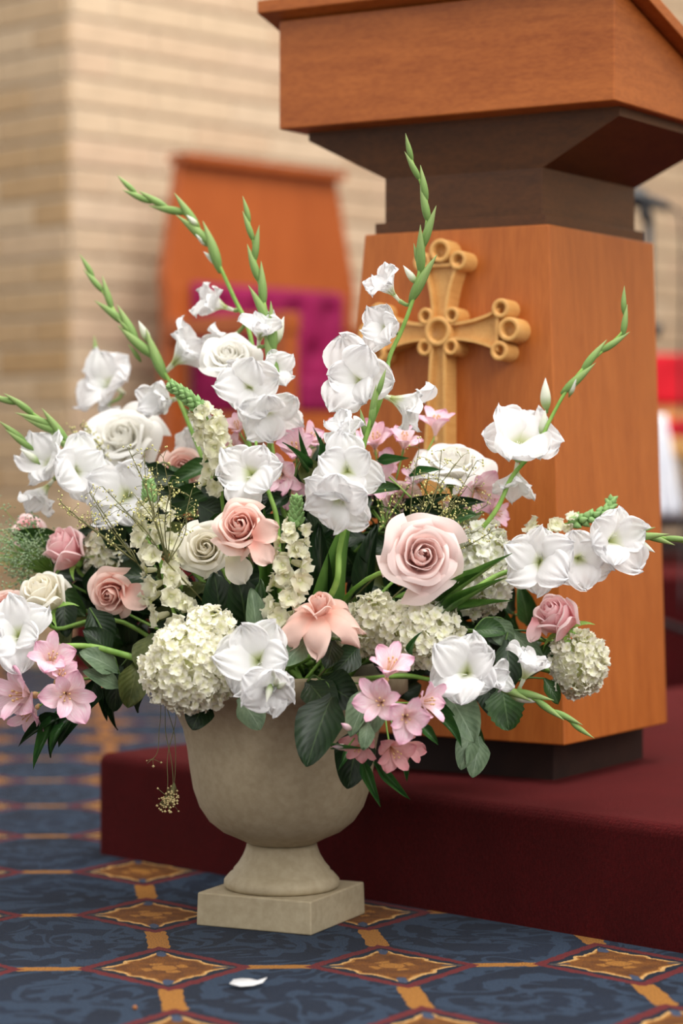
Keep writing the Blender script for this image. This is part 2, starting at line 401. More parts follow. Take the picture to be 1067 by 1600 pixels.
bc = V((.2955, 3.197, 0)); bl = [bc-uu*.387, bc, bc+vv*.327, bc+vv*.327-uu*.387]
tp = lq(.1445, .1675, .899)
body4 = [p+V((0, 0, .2045)) for p in bl]
lpart('body', body4, tp, W_V, .002)
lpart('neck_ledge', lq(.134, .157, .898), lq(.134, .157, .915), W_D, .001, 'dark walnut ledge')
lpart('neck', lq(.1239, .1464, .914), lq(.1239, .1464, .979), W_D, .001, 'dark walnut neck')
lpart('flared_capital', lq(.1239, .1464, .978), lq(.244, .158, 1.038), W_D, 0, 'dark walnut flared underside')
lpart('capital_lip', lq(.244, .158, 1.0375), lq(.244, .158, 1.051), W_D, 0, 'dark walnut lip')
def desk4(z, a, b, dz):       # top slopes down to the reader's side
    q = lq(a, b, z); q[2] = q[2]-V((0, 0, dz)); q[3] = q[3]-V((0, 0, dz)); return q
lpart('desk_box', lq(.261, .2092, 1.050), desk4(1.203, .261, .2092, .13), W_H, .002)
st = .13/.4184; e = .014
def slope4(z, a, b): 
    q = lq(a, b, 0); r = []
    for i, p in enumerate(q):
        y = -b if i < 2 else b
        r.append(p+V((0, 0, z-.065-st*y)))
    return r
lpart('desk_top', slope4(1.205, .283, .232), slope4(1.223, .283, .232), W_H, .0015)
# cross on the front face, local plane: x along uu, y up the face, z out of it
o0 = (tp[0]+tp[1])/2; ob_ = (body4[0]+body4[1])/2
fy = (o0-ob_).normalized(); fx = (tp[1]-tp[0]).normalized(); fz = fx.cross(fy).normalized()
def ray_face(px, py):
    c = V((0, 0, CAMH)); d = P(px, py, 1)-c; t = (tp[0]-c).dot(fz)/d.dot(fz); return c+d*t
oc = ray_face(701, 521)      # where the cross centre projects onto the face
MF = M((fx.to_4d(), fy.to_4d(), fz.to_4d(), (0, 0, 0, 1))).transposed(); 
for i in range(3): MF[3][i] = 0
MF = M.Translation(oc) @ MF
CR = ob('cross', None, None); bpy.data.objects.remove(CR)
T = .032
def ringm(ro, ri, h):
    rm = (ro-ri)*.3
    return lathe([(ro, -.002), (ro, h-rm), (ro-rm*.3, h-rm*.3), (ro-rm, h), (ri+rm, h), (ri+rm*.3, h-rm*.3), (ri, h-rm), (ri, h-.014), (.0001, h-.014)], 28)
def xf(vs, x, y): return [V(v)+V((x, y, 0)) for v in vs]
hub = B(); vs, fs = ringm(.0205, .0135, T); hub.add(xf(vs, 0, 0), fs)
CR = ob('cross', hub.mesh('cross', W_X), LEC, LI @ MF, 'pale wooden cross with ringed arm ends')
def ring(x, y, ro, ri, h=T):
    vs, fs = ringm(ro, ri, h); b = B(); b.add(vs, fs); ob('ring', b.mesh('ring', W_X), CR, M.Translation((x, y, 0)))
for sx in (-1, 1):
    for sy in (-1, 1): ring(sx*.0205, sy*.0215, .0115, .0062, T-.001)
for k in range(3):
    a = k*pi/2; cx, cy = cos(a), sin(a)
    for dx, dy, ro, ri in ((.110, 0, .0165, .0098), (.096, .0285, .0135, .0072), (.096, -.0285, .0135, .0072)):
        ring(dx*cx-dy*cy, dx*cy+dy*cx, ro, ri, T+(.0 if dy else .001))
def arm(pts, ang, h=T-.003):
    # pts: (x, halfwidth); raised border, sunk middle
    out = [(x, wd) for x, wd in pts]+[(x, -wd) for x, wd in pts[::-1]]
    bw = .0048
    xi0, xi1 = pts[0][0]+bw, pts[-1][0]-bw
    inn = [(min(max(x, xi0), xi1), wd-bw) for x, wd in pts]+[(min(max(x, xi0), xi1), -wd+bw) for x, wd in pts[::-1]]
    n = len(out); vs = []
    for l, z in ((out, -.002), (out, h-.002), ([(x*1, y*.96) for x, y in out], h), (inn, h), (inn, h-.009)):
        vs += [(x, y, z) for x, y in l]
    fs = []
    for L in range(4):
        for i in range(n): j = (i+1) % n; fs.append((L*n+i, L*n+j, (L+1)*n+j, (L+1)*n+i))
    m = len(pts)
    for i in range(m-1): fs.append((4*n+i, 4*n+i+1, 4*n+n-2-i, 4*n+n-1-i))
    fs = [f[::-1] for f in fs]
    o = ob('arm', mesh('arm', vs, fs, W_X, smooth=False), CR, M.Rotation(ang, 4, 'Z'))
for k in range(3):
    arm([(.015+.078*i/8, .0125+.0175*(i/8)**2.1) for i in range(9)], k*pi/2)
arm([(.015+.40*i/8, .0125+.014*(i/8)) for i in range(9)], -pi/2)

# ---------------------------------------------------------------- urn
UC = V((-.0757, 3.057, 0)); URN = thing('urn', 'tan stone-look pedestal urn on a square base, holding the flowers', 'urn', UC)
def urnmat():
    m, nt, b = newmat('urn_stone', .6, .25)
    v = coords(nt); n = noisen(nt, v, 9, 5, .6); n2 = noisen(nt, v, 90, 3)
    c = ramp(nt, n, [(.25, srgb(160, 146, 118)), (.75, srgb(182, 168, 140))]); c = mixc(nt, .25, c, ramp(nt, n2, [(.35, srgb(148, 134, 108)), (.65, srgb(192, 180, 154))]))
    nt.links.new(c, b.inputs['Base Color']); bump(nt, b, n2, .12, .002); return m
UM = urnmat()
prof = [(.0001, .098), (.043, .098), (.048, .101), (.058, .106), (.076, .114), (.092, .127), (.104, .145), (.112, .168), (.1165, .195), (.120, .222), (.125, .245), (.134, .264), (.147, .282), (.157, .290),
        (.160, .292), (.160, .315), (.157, .319), (.148, .319), (.144, .313), (.140, .29), (.12, .25), (.108, .2), (.09, .15), (.05, .125), (.0001, .122)]
b = B(); vs, fs = lathe(prof, 64); b.add(vs, fs); ob('bowl', b.mesh('bowl', UM), URN)
prof = [(.0001, .042), (.071, .042), (.0735, .046), (.073, .052), (.066, .060), (.062, .062), (.061, .066), (.055, .073), (.049, .083), (.0455, .092), (.0445, .0965), (.0001, .0965)]
b = B(); vs, fs = lathe(prof, 64); b.add(vs, fs); ob('foot', b.mesh('foot', UM), URN)
ua = V((cos(R(155)), sin(R(155)), 0))*.08; ubb = V((cos(R(65)), sin(R(65)), 0))*.08
b4 = [-ua-ubb, ua-ubb, ua+ubb, -ua+ubb][::-1]
b4 = [ -ua-ubb, -ua+ubb, ua+ubb, ua-ubb]
vs, fs = frustum([p*1.0 for p in b4], [p*.985+V((0, 0, .0415)) for p in b4]); o = ob('base_block', mesh('base_block', vs, fs, UM, smooth=False), URN); bevel(o, .0022, 3)
# dark soil of foam inside
b = B(); vs, fs = lathe([(.0001, .285), (.06, .29), (.11, .286), (.134, .280)], 32); b.add(vs, fs); ob('floral_foam', b.mesh('floral_foam', simple('floral_foam', srgb(26, 44, 28), srgb(40, 60, 36), 40, .9)), URN, label='dark green foam filling the bowl')

# ---------------------------------------------------------------- flower kit
rn = random.Random(4)
def mk(args, m, name='petal', **k): vs, fs, uv = blade(**args); return mesh(name, vs, fs, m, uv)
def pset(m, n, **kw): return [mk(dict(kw, seed=i*7+3), m) for i in range(n)]
GL = {'open': pset(WHITE, 9, L=.72, W=.56, a0=8, a1=112, cup=.05, ruf=.26, fr=15, tm=.64, base=.22, pw=2.0, nu=18, nv=12),
      'wide': pset(WHITE, 9, L=.68, W=.58, a0=20, a1=108, cup=.08, ruf=.26, fr=16, tm=.62, base=.22, pw=2.0, nu=18, nv=12),
      'half': pset(WHITE, 9, L=.84, W=.50, a0=2, a1=74, cup=.25, ruf=.32, fr=15, tm=.60, base=.2, pw=1.7, nu=16, nv=12),
      'shut': pset(WHITE, 5, L=.85, W=.32, a0=4, a1=22, cup=.55, ruf=.14, fr=8, tm=.5, base=.2, nu=10, nv=9)}
b = B(); vs, fs = lathe([(.0001, -.28), (.035, -.26), (.045, -.1), (.055, .02), (.03, .05), (.0001, .03)], 10); b.add(vs, fs)
for k in range(3):
    a = k*.5-.5; tube(b, [(0, 0, 0), (.03*sin(a), .05, .15), (.06*sin(a), .09, .29)], .008, .006, 5, 3)
THROAT = b.mesh('flower', WBUD); 
AL = {k: [pset(m, 5, L=.62, W=.38, a0=10, a1=76, cup=.12, ruf=.16, fr=9, tm=.66, base=.12, pw=1.5, nu=8, nv=8), pset(m, 5, L=.64, W=.22, a0=10, a1=62, cup=.2, ruf=.06, fr=7, tm=.66, base=.14, nu=6, nv=7)] for k, m in (('pink', ALS), ('salmon', ALS2))}
b = B(); vs, fs = lathe([(.0001, -.12), (.04, -.1), (.05, -.02), (.03, .03), (.0001, .03)], 8); b.add(vs, fs)
for k in range(5):
    a = k*1.25; tube(b, [(0, 0, 0), (.03*sin(a), .03*cos(a)+.02, .2), (.06*sin(a), .07*cos(a)+.05, .40)], .007, .006, 4, 3)
    vs, fs = box(.06*sin(a), .07*cos(a)+.05, .41, .025, .025, .04); b.add(vs, fs)
ATHROAT = b.mesh('flower', simple('alstroemeria_throat', srgb(226, 190, 140), srgb(205, 160, 110), 30))
# dark flecks of alstroemeria's inner petals
FLECK = simple('fleck', srgb(120, 50, 50), srgb(150, 70, 60), 30)
def budmesh(name, m, rr=.5, sharp=1.3, bend=.1, nn=8):   # unit length along z
    vs = []; fs = []; uv = []; N = 9
    for i in range(N+1):
        t = i/N; r = rr*.5*(sin(pi*min(1, t**.75*1.0))**.9*(1-t*.25)+.12*(1-t)) if i else rr*.15
        if i == N: r = .004
        for k in range(nn): a = 2*pi*k/nn; vs.append((r*cos(a)+bend*t*t, r*sin(a), t)); uv.append((k/nn, t))
    for i in range(N):
        for k in range(nn): fs.append((i*nn+k, i*nn+(k+1) % nn, (i+1)*nn+(k+1) % nn, (i+1)*nn+k))
    fs.append(tuple(range(nn))[::-1]); return mesh(name, vs, fs, m, uv)
GBUD = [budmesh('bud', BUD, .20, bend=.08*(i-1)) for i in range(3)]
GWB = [budmesh('bud', WBUD, .34, bend=.1*(i-1)) for i in range(3)]
SB = budmesh('bud', SBUD, .75, bend=0, nn=6)
# snapdragon floret
def snap(seed):
    b = B(); vs, fs = lathe([(.0001, -.5), (.10, -.45), (.15, -.2), (.16, 0), (.12, .1), (.0001, .12)], 8); b.add(vs, fs)
    for i in range(5):
        vs, fs, uv = blade(L=.62, W=.62, a0=25, a1=115 if i > 1 else 70, cup=.1, ruf=.4, fr=6, seed=seed*5+i, tm=.6, base=.4, nu=5, nv=4)
        r = M.Rotation(i*1.257+.3, 4, 'Z'); b.add([r @ V(v) for v in vs], fs, uv)
    return b.mesh('floret', CREAM)
SN = [snap(i) for i in range(4)]
def hyf(seed, m):
    b = B()
    for i in range(4):
        vs, fs, uv = blade(L=.60, W=.68, a0=58, a1=98+rn.uniform(-20, 25), cup=.25, ruf=.40, fr=5, seed=seed*4+i, tm=.5, base=.3, nu=4, nv=4)
        r = M.Rotation(i*pi/2+rn.uniform(-.15, .15), 4, 'Z'); b.add([r @ V(v) for v in vs], fs, uv)
    vs, fs = lathe([(.0001, -.3), (.03, -.3), (.05, .03), (.0001, .08)], 5); b.add(vs, fs)
    return b.mesh('floret', m)
HF = {'cream': [hyf(i, HYD) for i in range(5)], 'white': [hyf(i+9, HYDW) for i in range(5)]}

def mouth(i=None):
    a = rn.uniform(0, 6.28); r = rn.uniform(.02, .10); return V((UC.x+r*cos(a), UC.y+r*sin(a), .30))
def dirv(d): return V((d[0], -d[2], d[1])).normalized()
def stem_to(root, end, d, r=.0022, m=STEM, base=None):
    base = root.location.copy(); back = end-dirv(d)*.035
    mid = base.lerp(back, .6)+V((0, .0, .03)); b = B()
    tube(b, [V((0, 0, -.02)), mid-base, back-dirv(d)*.01-base, end-dirv(d)*.012-base], r*1.2, r, 6, 6); return ob('stem', b.mesh('stem', m), root)
def flower_at(root, pos, D, d, kind, roll=None, sets=GL):
    roll = rn.uniform(0, 6.28) if roll is None else roll
    ctr = pos-dirv(d)*D*.18
    f = ob('flower', THROAT, root, orient(ctr-root.location, dirv(d), D, roll))
    ps = GL[kind]; n = 6
    for i in range(n):
        inner = i % 2
        ob('petal', rn.choice(ps), f, M.Translation((0, 0, .03*inner)) @ M.Rotation(i*pi/3+rn.uniform(-.1, .1), 4, 'Z') @ M.Rotation(R(rn.uniform(-16, 14)), 4, 'X') @ M.Scale(rn.uniform(.86, 1.1)*(1 if inner else 1.06), 4))
    return f
def glad(label, path, Y, flowers, ntip=5, tipstep=26, wb=(), group=None, r=.0034, base=None):
    """path: [(px,py)...] tip first to base;  Y: (tip depth, low depth)"""
    base = base or mouth(); root = thing('gladiolus', label, 'flower', base, group)
    n = len(path); pts = [P(x, y, Y[0]+(Y[1]-Y[0])*i/(n-1)) for i, (x, y) in enumerate(path)]
    mid = pts[-1].lerp(base, .5)
    full = [base-V((0, 0, .02))]+([mid] if (pts[-1]-base).length > .1 else [])+pts[::-1]
    b = B(); cl = tube(b, [p-base for p in full], r, r*.42, 8, 8); ob('stem', b.mesh('stem', STEM), root)
    tip = [p+base for p in cl[::-1]]
    acc = 0; nb = 0; want = 0; step = tipstep*Y[0]/F
    for i in range(1, len(tip)):
        seg = (tip[i]-tip[i-1]).length; acc += seg
        if acc >= want and nb < ntip:
            t = (tip[i-1]-tip[i]).normalized()
            side = t.cross(V((0, 1, 0))).normalized()*(1 if nb % 2 else -1)
            d = (t+side*(.08+.13*min(nb, 3)/3)+V((0, -.1, 0))).normalized()
            Lb = (34+nb*5)*Y[0]/F
            ob('bud', GBUD[nb % 3], root, orient(tip[i]-base-d*Lb*.4+side*r*.3, d, Lb*1.35, rn.uniform(0, 6)))
            want = acc+step*(1+nb*.08); nb += 1
    for (x, y, L, d, white) in wb:
        p = P(x, y, Y[0]*.5+Y[1]*.5-(.05 if d[2] > .4 else 0)); L = L*p.y/F; dd = dirv(d)
        ob('bud', (GWB if white else GBUD)[nb % 3], root, orient(p-base-dd*L*.5, dd, L*1.1, 1)); nb += 1
        if white: ob('bud', GBUD[nb % 3], root, orient(p-base-dd*L*.62, dd, L*.75, 2))
    for (x, y, D, d, kind, dy) in flowers:
        p = P(x, y, Y[0]*.4+Y[1]*.6+dy); Dm = D*1.05*p.y/F; f = flower_at(root, p, Dm, d, kind)
        dd = dirv(d); q = min(tip, key=lambda t: (t-(p-dd*Dm*.4)).length)
        b = B(); e0 = p-dd*Dm*.42
        tube(b, [q-base, q.lerp(e0, .6)-dd*.004-base, e0-base+dd*.003], .0018, .0030, 6, 4); ob('spathe', b.mesh('spathe', BUD), root)
    return root

def rose_petal(q, q0, open_, seed, rs=1):
    r = random.Random(seed); vs = []; fs = []; uv = []; nu, nv = 16, 11
    rt = .10+(.92*q**.85)*open_+.0; rb = .05+.16*q; zb = -.62; zt = .36-.16*q-.22*open_*q*q
    hw = 1.75-.95*q; roll = max(0, q-.28)*.75*open_; ph = r.uniform(0, 6.28); sw = .05+.05*q; dz = r.uniform(-.05, .05)
    for j in range(nv+1):
        t = j/nv; bel = sin(pi*min(t*1.05, 1))*(.10+.14*q)*open_**.5
        for i in range(nu+1):
            s = -1+2*i/nu
            sh = 1-(abs(s)**2.4)*(.22+.42*q)+.03*(1-abs(s))
            rr = rb+(rt-rb)*(t**1.5)*(1)+bel; zz = zb+(zt+dz-zb)*(sin(t*pi/2)**1.05)*1
            zz = zb+(zz-zb)*sh
            if t > .66:
                k = (t-.66)/.34; rr += roll*k*k*.34*(1+.3*sin(3*s+ph)); zz -= roll*k*k*.30*(1+.35*sin(2*s+ph*2))
            elif q < .3: pass
            if q < .35: rr -= .06*t**3*(1-q*2.5)
            rr += sw*s*(.3+.7*t)+.024*sin(6*s+ph)*t*t; zz += .032*sin(5*s+ph*1.7)*t*t*(.4+q)
            an = s*hw*(.45+.55*sin(min(1, t*1.25)*pi/2))*(1-.0*t)
            vs.append((rr*sin(an), rr*cos(an), zz)); uv.append((i/nu, t*.75+.25*q if q < .5 else t))
    for j in range(nv):
        for i in range(nu): k = j*(nu+1)+i; fs.append((k, k+1, k+nu+2, k+nu+1))
    return vs, fs, uv
def rose(label, px, py, D, d, Y, col, open_=1, n=17, reflex=0, roll=0, sepal=True, squash=1, extra=()):
    seed = int(px*7+py); p = P(px, py, Y); Dm = D*Y/F; base = mouth(); root = thing('rose', label, 'rose', base)
    stem_to(root, p-dirv(d)*Dm*.22, d, .0026)
    b = B(); core = 9
    for i in range(core):
        q = .0+i*.034; vs, fs, uv = rose_petal(q, 0, open_, seed+i); rot = M.Rotation(i*2.4, 4, 'Z'); b.add([rot @ V(v) for v in vs], fs, uv)
    mt = ROSE[col]; sc = Dm/2/(.36+.86*open_)
    bloom = ob('bloom', b.mesh('bloom', mt), root, orient(p-base, dirv(d), sc*1.0, roll) @ M.Diagonal((1, 1, squash, 1)))
    for i in range(n-reflex):
        q = .30+.70*i/(n-reflex-1); vs, fs, uv = rose_petal(q, 0, open_, seed+50+i)
        ob('petal', mesh('petal', vs, fs, mt, uv), bloom, M.Rotation((i+core)*2.4+rn.uniform(-.15, .15), 4, 'Z') @ M.Rotation(R(rn.uniform(-4, 4)), 4, 'X'))
    for i in range(reflex):
        vs, fs, uv = blade(L=rn.uniform(1.9, 2.7), W=1.15, a0=84, a1=rn.uniform(176, 196), cup=-.30, ruf=.34, fr=5, seed=seed+i, tm=.45, base=.5, nu=10, nv=10, r0=.12)
        ob('petal', mesh('petal', [V(v)+V((0, 0, -.45)) for v in vs], fs, mt, uv), bloom, M.Rotation(i*2*pi/reflex+.5+rn.uniform(-.2, .2), 4, 'Z'))
    for (x, y, L, Wd, dd, dep) in extra:
        pp = P(x, y, Y+dep); vs, fs, uv = blade(L=L*Y/F, W=Wd*Y/F, a0=60, a1=120, cup=.35, ruf=.30, fr=9, seed=seed+int(x), tm=.6, base=.35, nu=10, nv=9)
        m4 = place(pp-base, dirv(dd), V((.1, -1, .2))); ob('petal', mesh('petal', vs, fs, mt, uv), root, m4)
    if sepal:
        b = B(); vs, fs = lathe([(.0001, -.85), (.12, -.82), (.2, -.7), (.16, -.6), (.0001, -.58)], 10); b.add(vs, fs)
        for i in range(5):
            vs, fs, uv = blade(L=.75, W=.22, a0=60, a1=130, cup=.2, seed=i, pw=1, tm=.35, base=.7, nu=4, nv=5, r0=.12); rot = M.Rotation(i*1.257, 4, 'Z'); b.add([rot @ V(v)+V((0, 0, -.68)) for v in vs], fs, uv)
        ob('sepal', b.mesh('sepal', STEM), bloom)
    return root
def place(pos, ydir, nrm, sc=(1, 1, 1)):
    y = V(ydir).normalized(); x = y.cross(V(nrm)).normalized(); z = x.cross(y)
    m = M((x.to_4d(), y.to_4d(), z.to_4d(), (0, 0, 0, 1))).transposed()
    for i in range(3): m[3][i] = 0
    m[0][3], m[1][3], m[2][3] = pos; m[3][3] = 1
    return m @ M.Diagonal((sc[0], sc[1], sc[2], 1))
LK = {'broad': [mk(dict(L=1, W=1, a0=70, a1=112, cup=.22, ruf=.05, fr=8, seed=i, tm=.42, base=.15, pw=1.5, nu=8, nv=10), L_DARK, 'leaf') for i in range(4)],
      'mid': [mk(dict(L=1, W=1, a0=68, a1=116, cup=.3, ruf=.06, fr=8, seed=i+5, tm=.4, base=.15, pw=1.5, nu=8, nv=10), L_MID, 'leaf') for i in range(4)],
      'serr': [mk(dict(L=1, W=1, a0=72, a1=118, cup=.22, ruf=.08, fr=9, seed=i+5, tm=.4, base=.3, pw=1.7, nu=8, nv=16, serr=.07), L_MID, 'leaf') for i in range(2)],
      'grey': [mk(dict(L=1, W=1, a0=72, a1=114, cup=.2, ruf=.06, fr=8, seed=i+11, tm=.45, base=.15, pw=1.5, nu=8, nv=9), L_GREY, 'leaf') for i in range(4)],
      'olive': [mk(dict(L=1, W=1, a0=72, a1=114, cup=.2, ruf=.08, fr=8, seed=i+21, tm=.45, base=.15, pw=1.5, nu=8, nv=9), L_OLIVE, 'leaf') for i in range(2)],
      'lance': [mk(dict(L=1, W=1, a0=62, a1=125, cup=.45, ruf=.03, fr=5, seed=i+31, tm=.4, base=.25, pw=1, nu=6, nv=12), L_LANCE, 'leaf') for i in range(4)],
      'dlance': [mk(dict(L=1, W=1, a0=62, a1=125, cup=.45, ruf=.03, fr=5, seed=i+31, tm=.4, base=.25, pw=1, nu=6, nv=12), L_DARK, 'leaf') for i in range(4)],
      'strap': [mk(dict(L=1, W=1, a0=72, a1=108, cup=.8, ruf=.0, fr=5, seed=i+41, tm=.35, base=.7, pw=1, nu=4, nv=14), L_STRAP, 'leaf') for i in range(3)]}
def leaf(root, x0, y0, x1, y1, wd, Y0, Y1, kind, nr=None):
    a, c = P(x0, y0, Y0), P(x1, y1, Y1); L = (c-a).length*1.04
    nr = nr or (rn.uniform(-.45, .45), -1, rn.uniform(.05, .7))
    return ob('leaf', rn.choice(LK[kind]), root, place(a-root.location, c-a, nr, (wd*Y0/F, L, L)))
def sprig(label, leaves, cat='leaves', name='leafy_sprig', kind='broad', group=None, smat=DSTEM, base=None):
    base = base or mouth(); root = thing(name, label, cat, base, group)
    pts = sorted([P(l[0], l[1], l[5]) for l in leaves], key=lambda p: (p-base).length)
    b = B(); done = [base]
    for p in pts:
        q = min(done, key=lambda t: (t-p).length); m = q.lerp(p, .5)+V((0, 0, .006))
        tube(b, [q-base, m-base, p-base], .0016, .0011, 5, 4); done.append(p)
    ob('stem', b.mesh('stem', smat), root)
    for l in leaves: leaf(root, *l[:5], l[5], l[6], l[7] if len(l) > 7 else kind)
    return root
def hydrangea(label, px, py, rx, ry, Y, kind, lobes=(), dens=1.0, fs_=19):
    base = mouth(); root = thing('hydrangea', label, 'hydrangea', base); c = P(px, py, Y)
    stem_to(root, c, (0, .1, .2), .0035)
    for (lx, ly, lrx, lry, ldy) in ((px, py, rx, ry, 0),)+tuple(lobes):
        c = P(lx, ly, Y+ldy); a, bq = lrx*Y/F, lry*Y/F; ra = (a+bq)/2
        b = B(); vs, fs = [], []
        prof = [(max(.0001, sin(pi*i/8)), -cos(pi*i/8)) for i in range(9)]; vs, fs = lathe(prof, 14)
        b.add([V((v[0]*a*.8, v[1]*ra*.8, v[2]*bq*.8)) for v in vs], fs); ob('flower_head', b.mesh('flower_head', HYC), root, M.Translation(c-base))
        n = int(dens*3.3*4*(a*bq+ra*ra)/2/((fs_*Y/F)**2)*1.75)
        for i in range(n):
            z = 1-2*(i+.5)/n; r = sqrt(1-z*z); an = i*2.39996
            d = V((r*cos(an), r*sin(an), z)); 
            if d.y > .55: continue
            k = rn.uniform(.86, 1.06)*(1+.08*noise.noise(d*2.2+V((px, 0, 0))))
            p = V((d.x*a, d.y*ra, d.z*bq))*k; dd = (d+V((rn.uniform(-.75, .75), rn.uniform(-.75, .75), rn.uniform(-.75, .75)))).normalized()
            ob('floret', rn.choice(HF[kind]), root, orient(p+c-base, dd, fs_*Y/F*rn.uniform(.85, 1.2), rn.uniform(0, 6)))
    return root
def snapd(label, path, Y, nbud, nflo, wd, fsz=24, group=None, t0=.3):
    base = mouth(); root = thing('snapdragon', label, 'flower', base, group)
    n = len(path); pts = [P(x, y, Y[0]+(Y[1]-Y[0])*i/(n-1)) for i, (x, y) in enumerate(path)]
    b = B(); full = pts+[pts[-1].lerp(base, .5), base]
    tube(b, [p-base for p in full], .0013, .0028, 6, 5); ob('stem', b.mesh('stem', STEM), root)
    c = catmull(pts, 16); N = len(c)
    for i in range(nbud):
        t = i/nbud*t0*1.15; k = min(N-2, int(t*(N-1))); tg = (c[max(0, k-1)]-c[k+1]).normalized()
        s = .35+.65*i/nbud; an = i*2.4; a = tg.cross(V((0, 0, 1)) if abs(tg.z) < .9 else V((1, 0, 0))).normalized(); q = tg.cross(a)
        o_ = a*cos(an)+q*sin(an); Lb = (10+7*s)*Y[0]/F
        ob('bud', SB, root, orient(c[k]+o_*.0018*s-base, (o_*.9+tg*.8), Lb, 0))
    for i in range(nflo):
        t = t0+(1-t0)*(i+.5)/nflo; k = min(N-2, int(t*(N-1))); tg = (c[max(0, k-1)]-c[k+1]).normalized()
        an = i*2.4+rn.uniform(-.5, .5); a = tg.cross(V((0, 1, 0))).normalized(); q = tg.cross(a); o_ = (a*cos(an)+q*sin(an)); s = .6+.4*min(1, (t-t0)/.3)
        if o_.y > .55: o_.y *= -1
        rad = wd*.5*Y[0]/F*s*rn.uniform(.45, .8)
        ob('floret', SN[i % 4], root, orient(c[k]+o_*rad-base, (o_+tg*rn.uniform(-.2, .7)+V((rn.uniform(-.3, .3), -.35, -.1))), fsz*1.35*s*Y[0]/F*rn.uniform(.85, 1.15), rn.uniform(0, 6)))
    return root
def alstro(label, fls, Y, col='pink', group=None, leaves=(), node=None, buds=()):
    base = mouth(); root = thing('alstroemeria', label, 'flower', base, group)
    nd = P(node[0], node[1], node[2]) if node else base.lerp(P(fls[0][0], fls[0][1], Y+.02), .7)
    b = B(); tube(b, [base-base, (base.lerp(nd, .5)+V((0, 0, .01)))-base, nd-base], .0022, .002, 6, 5)
    for f in fls:
        p = P(f[0], f[1], Y+f[4]); d = dirv(f[3]); D = f[2]*p.y/F; e0 = p-d*D*.22
        tube(b, [nd-base, nd.lerp(e0, .6)-d*.006-base, e0-base], .0013, .0012, 5, 4)
    for f in buds:
        p = P(f[0], f[1], Y); d = dirv(f[3]); L = f[2]*Y/F; ob('bud', budmesh('bud', AL[col][0][0].materials[0], .42), root, orient(p-d*L*.5-base, d, L, 0))
        tube(b, [nd-base, (p-d*L*.5)-base], .0012, .001, 5, 3)
    ob('stem', b.mesh('stem', STEM), root)
    for f in fls:
        p = P(f[0], f[1], Y+f[4]); d = dirv(f[3]); D = f[2]*p.y/F*1.35
        c2 = f[5] if len(f) > 5 else col
        fo = ob('flower', ATHROAT, root, orient(p-d*D*.2-base, d, D, rn.uniform(0, 6)))
        for i in range(6):
            inner = i % 2; m4 = M.Rotation(i*pi/3+rn.uniform(-.1, .1), 4, 'Z') @ M.Rotation(R(rn.uniform(-12, 8)), 4, 'X') @ M.Scale(rn.uniform(.9, 1.06), 4)
            ob('petal', rn.choice(AL[c2][inner]), fo, M.Translation((0, 0, .02*inner)) @ m4)
    for l in leaves: leaf(root, *l[:5], l[5], l[6], l[7] if len(l) > 7 else 'lance')
    return root
def wisp(label, root_px, tips, Y, stems=TWIG, beads=WBEAD, bs=4, name='filler_sprig', group=None, spread=16, r=.0005, base=None):
    base = base or mouth(); root = thing(name, label, 'filler flower', base, group); b = B(); h = B(); a = P(root_px[0], root_px[1], Y)
    tube(b, [base-base, base.lerp(a, .5)-base+V((0, 0, .01)), a-base], .0014, .0009, 5, 4)
    for (tx, ty) in tips:
        e_ = P(tx, ty, Y+rn.uniform(-.05, .04)); m = a.lerp(e_, .55)+V((rn.uniform(-.01, .01), 0, rn.uniform(-.008, .008)))
        cl = tube(b, [a-base, m-base, e_-base], .0009, r, 4, 5)
        for k in range(5, len(cl)):
            for _ in range(2):
                q = cl[k]+V((rn.uniform(-1, 1), rn.uniform(-1, 1), rn.uniform(-.7, 1)))*spread*Y/F
                tube(b, [cl[k], cl[k].lerp(q, .5)+V((0, 0, .001)), q], r*.8, r*.6, 3, 2)
                for _ in range(2):
                    qq = q+V((rn.uniform(-1, 1), rn.uniform(-1, 1), rn.uniform(-1, 1)))*4*Y/F; s = bs*Y/F*rn.uniform(.5, 1)*.5
                    h.add([qq+V(v)*s for v in ((1, 0, 0), (-1, 0, 0), (0, 1, 0), (0, -1, 0), (0, 0, 1.2), (0, 0, -1.2))], [(0, 2, 4), (2, 1, 4), (1, 3, 4), (3, 0, 4), (2, 0, 5), (1, 2, 5), (3, 1, 5), (0, 3, 5)])
    ob('stem', b.mesh('stem', stems), root); o = ob('bud', h.mesh('bud', beads), root); o['kind'] = 'stuff'; return root
# ---------------------------------------------------------------- gladioli  (direction = right, up, towards the viewer)
G = glad
G('white gladiolus arching far up and left before the chair back, its bud tip hooked left', [(200, 293), (228, 312), (262, 324), (296, 340), (322, 375), (345, 420), (368, 470), (385, 505), (398, 560)], (3.22, 3.14),
  [(345, 478, 62, (-.8, .25, .35), 'half', 0), (356, 528, 60, (-.5, -.3, .5), 'half', 0)], 7, 24, [(332, 405, 32, (-.6, .5, .3), 1), (316, 377, 26, (-.7, .5, .3), 1), (302, 345, 24, (-.5, .6, .3), 1)])
G('white gladiolus standing upright with a dark-tipped bud spike before the magenta cushion', [(385, 332), (395, 375), (401, 425), (412, 470), (420, 510), (428, 560), (425, 640)], (3.10, 3.06),
  [(406, 524, 62, (.1, .5, .6), 'half', 0), (428, 575, 52, (.5, .1, .8), 'open', -.01), (388, 604, 92, (-.25, .1, 1), 'open', -.03), (412, 645, 88, (.3, -.35, .8), 'open', -.03)], 8, 26, [(436, 520, 44, (.4, .9, .1), 1), (414, 495, 36, (-.4, .8, .3), 0)])
